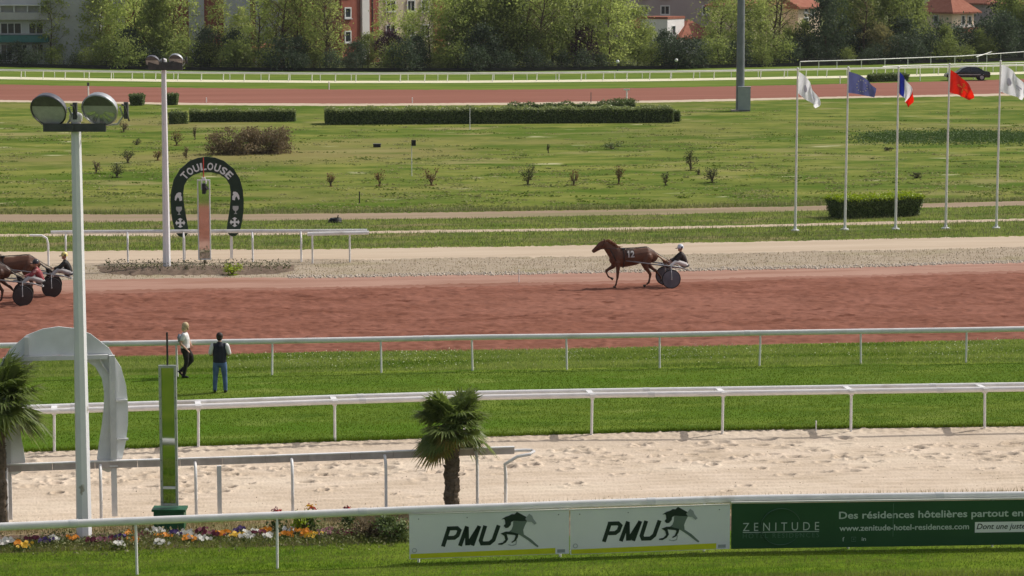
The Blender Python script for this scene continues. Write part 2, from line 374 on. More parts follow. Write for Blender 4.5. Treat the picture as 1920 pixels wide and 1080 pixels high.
# the sand track lies a hand below the turf, its surface trodden by hooves
SZ = -0.17
def sand_track():
    g = np.random.default_rng(5)
    A, B = EDGE['verge_sand'], EDGE['sand_turf']
    xs = np.linspace(0, len(A) - 1, 1500); fi = xs.astype(int).clip(0, len(A) - 2); fr = (xs - fi)[:, None]
    A2 = A[fi] * (1 - fr) + A[fi + 1] * fr; B2 = B[fi] * (1 - fr) + B[fi + 1] * fr
    rows = 170; t = np.linspace(0, 1, rows)[:, None, None]
    V = A2[None] * (1 - t) + B2[None] * t
    ks = np.hanning(121); ks /= ks.sum()
    sm = lambda Q: np.stack([np.convolve(np.pad(Q[:, c], 60, mode='reflect', reflect_type='odd'), ks, 'valid') for c in range(3)], 1)
    As, Bs = sm(A2), sm(B2); Vs = As[None] * (1 - t) + Bs[None] * t; wq = np.clip(np.minimum(t, 1 - t) / .06, 0, 1); V = V * (1 - wq) + Vs * wq
    Ws = np.linalg.norm(Bs - As, axis=1)[None, :]
    depth = Ws * (1 - t[:, :, 0])      # metres from the turf edge
    near = Ws * t[:, :, 0]
    far_s = np.clip(depth / 1.2, 0, 1); near_s = np.clip(near / 0.7, 0, 1)
    nz = g.normal(size=(rows, 1500)); kk = np.hanning(9); kk /= kk.sum() ** .5 * 1.6
    nz = np.apply_along_axis(lambda r_: np.convolve(r_, kk, 'same'), 1, nz)
    crumb = nz * 0.024 * ((depth < 0.5) & (depth > 0.02))
    z = SZ * far_s * near_s + crumb
    z += g.normal(size=depth.shape) * 0.004 * near_s * far_s
    uu = np.linspace(0, 41, 1500)[None, :]; z += .011 * np.sin(depth * 2 * np.pi / .42 + 1.2 * np.sin(uu * .35) + .8 * np.sin(uu * 1.3 + depth)) * np.clip((depth - 3.5) / 2, .15, 1) * near_s
    # hoof pits: steep-sided, thrown-up rim, thickest in the middle of the track
    n = 430; iu = g.uniform(0, 1500, n); r0 = g.beta(2.2, 2.0, n); W = float(np.linalg.norm(B2 - A2, axis=1).mean())
    du = np.linalg.norm(A2[1] - A2[0]); dv = W / (rows - 1)
    for k in range(n):
        dist = 0.7 + r0[k] ** 1.3 * (W - 1.8) * (0.62 if g.random() < 0.8 else 1.0); jr = (rows - 1) * (1 - dist / W); jc = iu[k]
        L, Wd, dp = g.uniform(.10, .24), g.uniform(.07, .15), g.uniform(.03, .10)
        c0, c1 = int(max(0, jc - 3 * L / du)), int(min(1499, jc + 3 * L / du)); q0, q1 = int(max(0, jr - 3 * Wd / dv)), int(min(rows - 1, jr + 3 * Wd / dv))
        cc, qq = np.meshgrid(np.arange(c0, c1 + 1), np.arange(q0, q1 + 1))
        d = np.hypot((cc - jc) * du / L, (qq - jr) * dv / Wd)
        z[q0:q1 + 1, c0:c1 + 1] += -dp * np.exp(-d ** 6) + dp * 0.45 * np.exp(-((d - 1.45) / 0.35) ** 2)
    V[:, :, 2] = z; V[0, :, 2] = 0; V[-1, :, 2] = 0
    m = 1500; ii = np.arange(m - 1); Fc = np.concatenate([np.stack([r * m + ii, r * m + ii + 1, (r + 1) * m + ii + 1, (r + 1) * m + ii], 1) for r in range(rows - 1)])
    tag(link('sand_track', fast_mesh('sand_track', V.reshape(-1, 3), Fc, True), sand_m), kind='structure')
sand_track()
def red_track():
    g = np.random.default_rng(6); A, B = EDGE['rough_dirt'], EDGE['dirt_soft']; As, Bs = EDGE_S['rough_dirt'], EDGE_S['dirt_soft']; m = 900; rows = 230
    xs = np.linspace(0, len(A) - 1, m); fi = xs.astype(int).clip(0, len(A) - 2); fr = (xs - fi)[:, None]; L = lambda Q: Q[fi] * (1 - fr) + Q[fi + 1] * fr
    t = np.linspace(0, 1, rows)[:, None, None]; wq = np.clip(np.minimum(t, 1 - t) / .03, 0, 1)
    V = (L(A)[None] * (1 - t) + L(B)[None] * t) * (1 - wq) + (L(As)[None] * (1 - t) + L(Bs)[None] * t) * wq
    uu = V[:, :, 0] * TU[0] + V[:, :, 1] * TU[1]; vv = V[:, :, 0] * TN[0] + V[:, :, 1] * TN[1]
    edge = wq[:, :, 0]
    def noise2(nu, nv):                                 # smooth random field
        q = g.normal(size=(nv, nu)); iu = np.linspace(0, nu - 1.001, m); iv = np.linspace(0, nv - 1.001, rows); a = iu.astype(int); b_ = iv.astype(int); fu = (iu - a)[None]; fv = (iv - b_)[:, None]
        return (q[b_][:, a] * (1 - fu) + q[b_][:, a + 1] * fu) * (1 - fv) + (q[b_ + 1][:, a] * (1 - fu) + q[b_ + 1][:, a + 1] * fu) * fv
    mask = np.clip(.55 + .5 * noise2(14, 9), .1, 1)
    z = .020 * mask * np.sin(vv * 2 * np.pi / .55 + 1.1 * noise2(30, 6)) + .012 * np.sin(vv * 2 * np.pi / .31 + 1.5 * noise2(40, 8)) * mask
    z += .022 * noise2(160, 60) + .016 * noise2(320, 110) + g.normal(size=z.shape) * .004
    V[:, :, 2] = z * edge
    i_ = np.arange(m - 1); Fc = np.concatenate([np.stack([r * m + i_, r * m + i_ + 1, (r + 1) * m + i_ + 1, (r + 1) * m + i_], 1) for r in range(rows - 1)])
    tag(link('red_dirt_track', fast_mesh('red_dirt_track', V.reshape(-1, 3), Fc, True), dirt_m), kind='structure')
red_track()

# ------------------------------------------------------------------ grass blades and weeds (nobody could count them)
def blades(name, k0, k1, count, h, wd, m, label, seed, x0=-60, x1=1980, t0=0.0, t1=1.0, lean=0.6, tints=(0, 1), clump=None, back=None, bend=1):
    g = np.random.default_rng(seed)
    A, B = EDGE_S[k0], (EDGE_S[k1] if k1 else EDGE_S[k0] * np.array([1, 0, 0]) + np.array([0, back, 0]))
    xi = np.interp(g.uniform(x0, x1, count), XD, np.arange(len(XD))); fi = xi.astype(int).clip(0, len(XD) - 2); fr = (xi - fi)[:, None]
    t = g.uniform(t0, t1, count)[:, None]
    P = (A[fi] * (1 - fr) + A[fi + 1] * fr) * (1 - t) + (B[fi] * (1 - fr) + B[fi + 1] * fr) * t
    if clump is not None:
        n = count // clump; c = P[:n]; P = np.repeat(c, clump, 0); P[:, :2] += g.normal(size=(len(P), 2)) * clump_r(h); count = len(P)
    a = g.uniform(0, 2 * np.pi, count); hh = g.uniform(h[0], h[1], count); ww = g.uniform(0.6, 1.4, count) * wd / 2
    side = np.stack([np.cos(a), np.sin(a), 0 * a], 1) * ww[:, None]
    la = g.uniform(0, 2 * np.pi, count); ln = g.uniform(0, lean, count) * hh
    tip = P + np.stack([np.cos(la) * ln, np.sin(la) * ln, hh], 1)
    P = P.copy(); P[:, 2] = -0.005
    V = np.stack([P - side, P + side, tip], 1).reshape(-1, 3); Fc = np.arange(3 * count).reshape(-1, 3)
    me = fast_mesh(name, V, Fc)
    at = me.attributes.new('tint', 'FLOAT', 'POINT')
    uu, vv = P @ TU, P @ TN; pat = .5 + .24 * np.sin(vv * 3.4 + .9 * np.sin(uu * .23 + vv)) + .16 * np.sin(uu * .9 + 2 * np.sin(vv * .7)) + .2 * np.sin(vv * 2.1 + 1.5 * np.sin(uu * .31)) + .14 * np.sin(vv * 5.3 + uu * .35)
    tv = np.repeat(np.clip(.55 * pat + .5 * g.uniform(tints[0], tints[1], count) ** 1.5, 0, 1), 3).astype(np.float32); at.data.foreach_set('value', tv)
    return tag(link(name, me, m), label, 'grass', kind='stuff')
def clump_r(h): return h[1] * 0.55
bl_near = mat('blade_near', (0.085, 0.170, 0.012), (0.255, 0.335, 0.036), tint=True, trans=0.35, rough=0.7, spec=0.06, c3=(0.26, 0.27, 0.09))
bl_turf = mat('blade_turf', (0.062, 0.125, 0.010), (0.190, 0.240, 0.034), tint=True, trans=0.3, rough=0.7, spec=0.05)
bl_rough = mat('blade_rough', (0.080, 0.155, 0.010), (0.20, 0.275, 0.028), tint=True, trans=0.35, rough=0.7, spec=0.05, c3=(0.36, 0.40, 0.14))
bl_field = mat('blade_field', (0.095, 0.155, 0.018), (0.22, 0.26, 0.05), tint=True, trans=0.25, rough=0.8, spec=0.1, c3=(0.36, 0.34, 0.18))
bl_dry = mat('blade_dry', (0.16, 0.14, 0.05), (0.40, 0.32, 0.18), tint=True, trans=0.2, rough=0.8, spec=0.1)
blades('lawn_grass_blades', 'lawn_bed', None, 150000, (.02, .06), .014, bl_near, 'short bright green grass blades on the foreground lawn', 11, back=50.5)
blades('turf_grass_blades', 'sand_turf', 'turf_rough', 140000, (.02, .045), .02, bl_turf, 'mown green grass between the double rail and the track rail', 12)
blades('rough_grass_blades', 'turf_rough', 'rough_dirt', 90000, (.03, .085), .024, bl_rough, 'longer weedy grass beside the red dirt track', 13, t0=0.02, t1=1.0)
blades('verge_grass_tufts', 'path_grass', 'grass_trail', 26000, (.05, .18), .03, bl_field, 'green and straw grass between pale path and narrow trail', 15)
blades('strip_grass_tufts', 'trail_grass', 'grass_lane', 24000, (.05, .16), .03, bl_field, 'green grass between narrow trail and service lane', 16)
blades('gravel_weeds', 'pale_gravel', 'gravel_path', 8000, (.03, .10), .02, bl_dry, 'dry straw weeds over the gravel strip', 17)
blades('lane_edge_grass', 'lane_field', 'field_edge', 9000, (.12, .30), .04, bl_field, 'taller grass fringe along the service lane', 18, t0=0.0, t1=0.012)
blades('board_foot_grass', 'lawn_bed', None, 14000, (.04, .11), .016, bl_near, 'longer uncut grass along the foot of the sponsor boards', 24, x0=745, x1=2000, t0=.52, t1=.62, back=50.5)
blades('bed_grass', 'lawn_bed', 'bed_verge', 12000, (.04, .14), .014, bl_near, 'sparse grass and weeds among the flowers', 19, x1=800, t0=-.05, t1=.55)
blades('verge_weeds', 'bed_verge', 'verge_sand', 16000, (.04, .16), .014, bl_dry, 'dry weeds along the near side of the sand', 20)
blades('sand_edge_grass', 'sand_turf', 'turf_rough', 14000, (.05, .13), .016, bl_turf, 'ragged grass fringe above the sand bank', 21, t0=-0.004, t1=0.012)
g = np.random.default_rng(29); n = 2600; xi = np.interp(g.uniform(420, 1990, n), XD, np.arange(len(XD))); fi = xi.astype(int).clip(0, len(XD) - 2)
keep = g.random(n) < .35 + .65 * (np.sin(xi * .11) * np.sin(xi * .043 + 1) > .1); t_ = g.beta(2, 1.4, n)[:, None]; P = (EDGE_S['turf_rough'][fi] * (1 - t_) + EDGE_S['rough_dirt'][fi] * t_)[keep]; P[:, 2] = g.uniform(.06, .12, len(P)); P[:, 0] += g.uniform(-.05, .05, len(P))
V, Fc = leaf_cloud(P, .022, g); tag(link('clover_blossoms', fast_mesh('clover_blossoms', V, Fc), mat('clover_white', (0.46, 0.48, 0.28), (0.66, 0.66, 0.50), 9, rough=.7)), 'tiny white blossoms in the rough grass by the red track', 'flowers', kind='stuff')
# low tussocks over the infield
g = np.random.default_rng(41); n = 2300; lx = g.uniform(-80, 2000, n); ly = np.interp(g.random(n) ** .8, [0, 1], [203, 396]); C_ = np.array([gp(a, b_) for a, b_ in zip(lx, ly)])
ok = np.array([b_ > edge_y('field_edge', a) + 4 and b_ < edge_y('lane_field', a) - 1 for a, b_ in zip(lx, ly)]) & (g.random(n) < .25 + .75 * (np.sin(C_[:, 0] * .31 + 1.7 * np.sin(C_[:, 1] * .13)) * np.sin(C_[:, 1] * .21 + C_[:, 0] * .05) > -.1)); C_ = C_[ok]; n = len(C_)
K_ = 22; rad = g.uniform(.10, .55, n) ** 1.0; ht = g.uniform(.02, .07, n); P = np.repeat(C_, K_, 0); rr_ = np.repeat(rad, K_); P[:, :2] += g.normal(size=(n * K_, 2)) * np.stack([rr_ * 1.3, rr_ * .7], 1); P[:, 2] = g.uniform(0.0, 1, n * K_) * np.repeat(ht, K_)
V, Fc = leaf_cloud(P, .075, g, .75); me = fast_mesh('infield_tussocks', V, Fc); at = me.attributes.new('tint', 'FLOAT', 'POINT'); at.data.foreach_set('value', np.repeat(np.clip(np.repeat(g.beta(1.5, 1.5, n), K_) + g.normal(size=n * K_) * .1, 0, 1), 4).astype(np.float32))
tag(link('infield_tussocks', me, mat('tussock', (0.085, 0.145, 0.014), (0.27, 0.29, 0.07), tint=True, trans=.35, rough=.8, spec=.03, c3=(.36, .34, .17))), 'low uneven grass tussocks over the infield', 'grass', kind='stuff')
# stones along the pale edge of the dirt track
def stones(name, k0, k1, t0, t1, n, size, m, label, seed, x0=540, x1=1990):
    g = np.random.default_rng(seed); A, B = EDGE[k0], EDGE[k1]
    xi = np.interp(g.uniform(x0, x1, n), XD, np.arange(len(XD))); fi = xi.astype(int).clip(0, len(XD) - 2); t = g.uniform(t0, t1, n)[:, None]
    P = A[fi] * (1 - (xi - fi)[:, None]) + A[fi + 1] * (xi - fi)[:, None]; Q = B[fi]; P = P * (1 - t) + Q * t
    V0 = np.array([(1, 0, 0), (0, 1, 0), (-1, 0, 0), (0, -1, 0), (0, 0, 1), (0, 0, -.6)], float)
    F0 = np.array([(0, 1, 4), (1, 2, 4), (2, 3, 4), (3, 0, 4), (1, 0, 5), (2, 1, 5), (3, 2, 5), (0, 3, 5)])
    s = g.uniform(.5, 1.4, (n, 1, 1)) * size; V = V0[None] * s * g.uniform(.6, 1.3, (n, 6, 1)) + P[:, None]
    a = g.uniform(0, 6.28, n)
    Fc = (F0[None] + (np.arange(n) * 6)[:, None, None]).reshape(-1, 3)
    return tag(link(name, fast_mesh(name, V.reshape(-1, 3), Fc), m), label, 'stones', kind='stuff')
stone_m = mat('pale_stones', (0.36, 0.30, 0.24), (0.60, 0.52, 0.43), 8, rough=0.9)
stones('edge_stones', 'pale_gravel', 'gravel_path', -0.03, 0.12, 3200, 0.05, stone_m, 'pale stones edging the far side of the red track', 31)
stones('strip_stones', 'pale_gravel', 'gravel_path', 0.05, 1.0, 1500, 0.03, gravel_m, 'small stones over the gravel strip', 32)
stones('sand_clods', 'verge_sand', 'sand_turf', 0.05, 0.93, 700, 0.016, sand_m, 'loose lumps of sand over the pale track', 34, x0=-60).location.z = SZ
# ------------------------------------------------------------------ rails
def lerp_line(pts, xs): return np.interp(xs, [p[0] for p in pts], [p[1] for p in pts])
def rail_path(base, h, x0, x1, step=60):
    xs = np.arange(x0, x1 + 1, step) if x1 - x0 > step else np.array([x0, x1])
    if xs[-1] < x1: xs = np.append(xs, x1)
    return [gp(x, y) + np.array([0, 0, h]) for x, y in zip(xs, lerp_line(base, xs))]
def split_rail(t, path, prof, name, m, n=10, every=1, joint=None):
    """rail sections butted end to end with thin sleeves"""
    k = 0
    while k < len(path) - 1:
        e = min(k + every, len(path) - 1); b = MB(); b.tube(path[k:e + 1], prof, n=n); smooth_by_angle(b.build(name, m, t))
        if joint and e < len(path) - 1:
            d = path[e + 1] - path[e]; d = d / np.linalg.norm(d)
            b = MB(); b.tube([path[e] - d * 0.09, path[e] + d * 0.09], (prof[0] + .006, prof[1] + .006) if isinstance(prof, tuple) else prof + .006, n=n); smooth_by_angle(b.build('sleeve', joint, t))
        k = e

# near rail in front, with sponsor boards below it
def stroke(mb, pts, w, o, ex, ey):
    pts = [np.array(p, float) for p in pts]; n = len(pts); L, Rr = [], []
    for i in range(n):
        d0 = pts[i] - pts[max(i - 1, 0)]; d1 = pts[min(i + 1, n - 1)] - pts[i]
        d0 = d0 / (np.linalg.norm(d0) + 1e-9) if i > 0 else d1 / np.linalg.norm(d1); d1 = d1 / (np.linalg.norm(d1) + 1e-9) if i < n - 1 else d0
        m = d0 + d1; m /= np.linalg.norm(m) + 1e-9; nn = np.array([-m[1], m[0]]); k = w / 2 / max(.45, float(np.dot(nn, np.array([-d0[1], d0[0]]))))
        L.append(pts[i] + nn * k); Rr.append(pts[i] - nn * k)
    V = [o + ex * p[0] + ey * p[1] for p in L + Rr]; mb._add(V, [(i, n + i, n + i + 1, i + 1) for i in range(n - 1)])
def pmu_letters(mb, box, o, ex, ey):
    x0, x1, y0, y1 = box; W, H = (x1 - x0), (y1 - y0); o, ex, ey = [np.array(q, float) for q in (o, ex, ey)]; w = H * .205
    def put(pts, u0, uw): stroke(mb, [((u0 + p[0] * uw + (p[1] - .0) * .085) * W + x0, y0 + H * p[1]) for p in pts], w, o, ex, ey)
    put([(0, 0), (.10, .93)], .02, .22); put([(-.05, .92), (.75, .92), (.98, .80), (.93, .55), (.72, .43), (.18, .43)], .02, .22)
    put([(0, 0), (.14, 1)], .31, .27); put([(.14, .95), (.42, .12), (.52, .12), (.92, .95)], .31, .27); put([(.78, 0), (.92, 1)], .31, .27)
    put([(.0, 1), (-.06, .25), (.08, .09), (.6, .09), (.82, .25), (.92, 1)], .66, .25)
base = [(-400, 1108), (0, 1089.5), (257, 1077.5), (520, 1066.5), (767, 1055), (960, 1048), (1068, 1043.5), (1369, 1032.5), (1600, 1028.5), (1920, 1024.5), (2350, 1019)]
t = thing('running_rail', 'white oval-topped rail nearest the viewer, running above the sponsor boards', 'rail', gp(960, 1052))
NH = 1.14
split_rail(t, rail_path(base, NH, -400, 2300, 90), (0.055, 0.085), 'top_rail', white_pvc, 12, every=6, joint=white_old)
for x in (-8, 257, 520, 785, 1050, 1320, 1590, 1860, 2130):
    p = gp(x, float(lerp_line(base, [x])[0])); b = MB(); b.tube([p - (0, 0, .05), p + (random.uniform(-.015, .015), 0, NH - .06)], [(.028, .036)] * 2, n=8, upv=(0, 1, 0)); smooth_by_angle(b.build('post', white_pvc, t))

# short rail with bent posts at the edge of the sand
base = [(-300, 990), (20, 980), (190, 973), (368, 967), (549, 960), (724, 953), (895, 946), (970, 943), (1010, 942)]
t = thing('running_rail', 'short white rail on gooseneck posts beside the sand, ending in a rounded loop', 'rail', gp(549, 960))
SH = 1.20; rail_face = mat('rail_face_brown', (0.40, 0.34, 0.31), (0.58, 0.52, 0.49), 3, rough=.7)
path = [p + TN * 0.30 for p in rail_path(base, SH, -300, 968, 80)]
for k in range(0, len(path) - 1):
    b = MB(); d = path[k + 1] - path[k]; L = np.linalg.norm(d); d /= L; c = (path[k] + path[k + 1]) / 2; nn = np.cross((0, 0, 1.0), d)
    b.box(c, (L - .01, .09, .15), ax=(d, nn, (0, 0, 1.0))); q_ = b.build('top_rail', rail_face, t); b = MB(); b.box(c + (0, 0, .088), (L - .006, .115, .028), ax=(d, nn, (0, 0, 1.0))); b.build('cap', white_pvc, q_)
def goose(x, mb_r=.036):
    p = gp(x, float(lerp_line(base, [x])[0])); b = MB()
    pts = [p - (0, 0, .1), p + (0, 0, SH * .72), p + (0, 0, SH * .88) + TN * .04, p + (0, 0, SH - .04) + TN * .14, p + (0, 0, SH) + TN * .26]
    b.tube(pts, mb_r, n=8, upv=(1, 0, 0)); smooth_by_angle(b.build('post', white_pvc, t))
for x in (-160, 14, 190, 368, 549, 724, 895): goose(x)
p0 = path[-1]; q = gp(948, 943)
pts = [p0, p0 + TU * .28, p0 + TU * .42 - TN * .06, p0 + TU * .44 - TN * .16, p0 + TU * .34 - TN * .26 - (0, 0, .05), p0 + TU * .02 - TN * .30 - (0, 0, .09), q + (0, 0, SH - .28) - TU * .02, q + (0, 0, SH - .5), q - (0, 0, .1)]
b = MB(); b.tube(pts, .042, n=8, upv=(0.2, 1, 0.3)); smooth_by_angle(b.build('end_loop', white_pvc, t))
b = MB(); p = gp(412, 966); b.box(p + (0, 0, .58), (.10, .10, 1.16), YAW); tag(b.build('square_post', white_old, None, loc=p), 'square grey-white post standing just right of the green mirror frame', 'post')

# double rail above the sand
base = [(-400, 864), (0, 850), (103, 846), (373, 837), (628, 827), (870, 819), (1110, 814), (1355, 810), (1595, 806), (1845, 802), (2350, 794)]
t = thing('double_rail', 'white double rail on T-shaped posts between the sand and the turf', 'rail', gp(1110, 814))
DH = 1.07; xs_posts = (-150, 103, 373, 628, 870, 1110, 1355, 1595, 1845, 2095)
for off in (-.05, .62):
    pth = [p + TN * off for p in rail_path(base, DH, -400, 2300, 60)]
    split_rail(t, pth, (0.05, 0.075), 'top_rail' if off < 0 else 'back_rail', white_pvc, 12, every=9, joint=white_old)
for x in xs_posts:
    p = gp(x, float(lerp_line(base, [x])[0])); b = MB(); b.tube([p - (0, 0, .1) + (random.uniform(-.02, .02), 0, 0), p + (0, 0, DH - .08)], .036, n=8, upv=(0, 1, 0)); po = smooth_by_angle(b.build('post', white_pvc, t))
    b = MB(); b.box(p + (0, 0, DH - .0) + TN * .28, (.15, .84, .075), YAW); b.box(p + (0, 0, DH - .075) , (.11, .11, .07), YAW); b.build('bracket', white_pvc, po)

# rail along the red track
base = [(-400, 722), (0, 712), (333, 706), (510, 703), (715, 699), (886, 695), (1063, 693), (1237, 690), (1424, 686), (1614, 683), (1811, 680), (2350, 670)]
t = thing('track_rail', 'white rail along the near side of the red dirt track, behind the two people', 'rail', gp(1063, 693))
TH = 1.05
split_rail(t, rail_path(base, TH, -400, 2300, 60), (0.055, 0.085), 'top_rail', white_pvc, 12, every=10, joint=white_old)
for x in (-20, 155, 333, 510, 715, 886, 1063, 1237, 1424, 1614, 1811, 2010):
    p = gp(x, float(lerp_line(base, [x])[0])); b = MB(); b.tube([p - (0, 0, .05), p + (random.uniform(-.03, .03), 0, TH - .06)], [(.032, .04)] * 2, n=8, upv=(0, 1, 0)); smooth_by_angle(b.build('post', white_pvc, t))

# rail behind the winning arch
base = [(60, 494), (90, 494), (124, 493), (240, 492), (474, 491), (565, 491), (700, 490)]
t = thing('arch_rail', 'white rail behind the dark horseshoe arch, left end curved down', 'rail', gp(300, 492))
AH = 1.28
pth = [p + TN * .25 for p in rail_path(base, AH, 96, 690, 60)]
split_rail(t, pth, (0.055, 0.08), 'top_rail', white_pvc, 10, every=12)
split_rail(t, [p + TN * 1.1 - (0, 0, .12) for p in pth], (0.05, 0.07), 'back_rail', white_old, 10, every=12)
for x in (124, 240, 345, 474, 565):
    p = gp(x, float(lerp_line(base, [x])[0])); b = MB(); b.tube([p - (0, 0, .05), p + (0, 0, AH * .8), p + (0, 0, AH - .04) + TN * .2], .042, n=8, upv=(1, 0, 0)); smooth_by_angle(b.build('post', white_pvc, t))
p = gp(91, 498); q = pth[0]
b = MB(); b.tube([p - (0, 0, .05), p + (0, 0, AH * .72), p + (0, 0, AH * .9) - TU * .06, p + (0, 0, AH * .99) - TU * .25, p + (0, 0, AH) - TU * .75], .045, n=8, upv=(0, 1, 0)); smooth_by_angle(b.build('end_loop', white_pvc, t))
base = [(570, 494), (700, 491)]
t = thing('arch_rail', 'short separate white rail overlapping the right end of the arch rail', 'rail', gp(620, 493))
split_rail(t, [gp(577, 494) + (0, 0, 1.24), gp(692, 491) + (0, 0, 1.24)], (0.06, 0.085), 'top_rail', white_pvc, 10)
for x, y in ((586, 494), (656, 492)):
    p = gp(x, y); b = MB(); b.tube([p - (0, 0, .05), p + (0, 0, 1.2)], .04, n=8, upv=(0, 1, 0)); smooth_by_angle(b.build('post', white_pvc, t))

# far rails of the back straight
FB = [144, 146.5, 151.5, 154, 153, 149.5, 144, 136.5, 124]
FBX = [-500, 0, 320, 640, 960, 1280, 1600, 1920, 2420]
def far_base(x): return float(np.interp(x, XD, FBs))
FBs = smooth_poly([138] + FB[1:])
t = thing('far_rail', 'thin white post-and-rail fence of the back straight below the trees', 'rail', gp(960, 153))
xs = np.arange(-300, 2300, 50.)
split_rail(t, [gp(x, far_base(x)) + (0, 0, .86) for x in xs], (0.06, 0.10), 'top_rail', white_far, 8, every=8)
for k, x in enumerate(np.arange(-297, 2290, 42.0)):
    p = gp(x + random.uniform(-3, 3), far_base(x)); b = MB(); b.tube([p, p + (0.06, 0, .82)], .05, n=6, upv=(0, 1, 0)); b.build('post', white_far, t)
t = thing('far_rail', 'second thin white fence just behind the far rail, posts half hidden', 'rail', gp(960, 150))
split_rail(t, [gp(x, far_base(x) - 2.6) + (0, 0, .76) for x in xs], (0.04, 0.05), 'top_rail', white_far, 6, every=8)
for x in np.arange(-280, 2290, 55.0):
    p = gp(x + random.uniform(-4, 4), far_base(x) - 2.6); b = MB(); b.tube([p, p + (0, 0, .74)], .04, n=6, upv=(0, 1, 0)); b.build('post', white_far, t)
for x, y in ((617, 168), (1575, 157), (1725, 152), (1777, 150), (1826, 149)):
    p = gp(x, y); t = thing('marker_post', 'short white marker post by the far track, %s of five' % ORD[(617, 1575, 1725, 1777, 1826).index(x) + 1], 'post', p, 0, 'marker posts by the far track'); b = MB(); b.tube([p, p + (0, 0, .75)], .05, n=6, upv=(0, 1, 0)); b.build('post', white_far, t); b = MB(); b.ball(p + (0, 0, .76), .055, 6, 4); b.build('tip', white_far, t)
# rails at the far right
def far_right(label, pts, h, px, r=.06):
    t = thing('far_right_rail', label, 'rail', gp(pts[0][0], pts[0][1]))
    P = [gp(x, y) + (0, 0, h) for x, y in pts]
    b = MB(); b.tube(P, r, n=6); b.build('top_rail', white_far, t)
    for x in px:
        y = float(np.interp(x, [p[0] for p in pts], [p[1] for p in pts])); p = gp(x, y); b = MB(); b.tube([p, p + (0, 0, h)], .045, n=6, upv=(0, 1, 0)); b.build('post', white_far, t)
far_right('white rail rising to the right below the dark hedge, above the flags', [(1500, 132), (1530, 131), (1600, 129), (1700, 125), (1800, 121), (1920, 112), (2100, 98)], 1.0, (1500, 1535, 1569, 1615, 1659, 1702, 1745, 1790, 1833, 1876, 1920))
far_right('white rail bending upward at the far right edge of the course', [(1830, 124), (1850, 117), (1886, 103), (1930, 102), (2100, 100)], 1.1, (1850, 1886, 1925))
far_right('pale rail in front of the black car', [(1655, 142), (1700, 140), (1800, 137), (1920, 134), (2050, 130)], 1.0, (1660, 1725, 1777, 1826, 1849, 1905))

# ------------------------------------------------------------------ sponsor boards
board_white = mat('board_white', (0.72, 0.75, 0.72), (0.80, 0.82, 0.79), 0.8, rough=0.45)
board_yel = mat('board_lime', (0.56, 0.60, 0.01), (0.66, 0.70, 0.02), 3, rough=0.5)
print_dark = mat('print_dark_green', (0.012, 0.03, 0.018), (0.02, 0.04, 0.025), 3, rough=0.5)
print_grey = mat('print_grey_green', (0.13, 0.18, 0.14), (0.16, 0.21, 0.17), 3, rough=0.5)
print_lite = mat('print_light_grey', (0.30, 0.34, 0.32), (0.34, 0.38, 0.36), 3, rough=0.5)
board_green = mat('board_green', (0.018, 0.075, 0.028), (0.026, 0.092, 0.036), 0.8, rough=0.4)
print_pale = mat('print_pale_green', (0.46, 0.56, 0.48), (0.52, 0.60, 0.54), 3, rough=0.5)
print_ring = mat('print_faint_green', (0.075, 0.17, 0.10), (0.09, 0.19, 0.12), 3, rough=0.5)
trim_m = mat('board_trim', (0.55, 0.56, 0.50), (0.66, 0.66, 0.60), 3, rough=0.5)
def board_frame(x0, yb0, x1, yb1, ytop0, ybot0):
    a, b = gp(x0, yb0), gp(x1, yb1); ex = b - a; W = float(np.linalg.norm(ex)); ex /= W
    nrm = np.cross(ex, (0, 0, 1.0))                       # towards the viewer
    s = ppm(a); H = (ybot0 - ytop0) / s / math.cos(PITCH); a = a + np.array([0, 0, (yb0 - ybot0) / s]); return a, ex, nrm, W, H
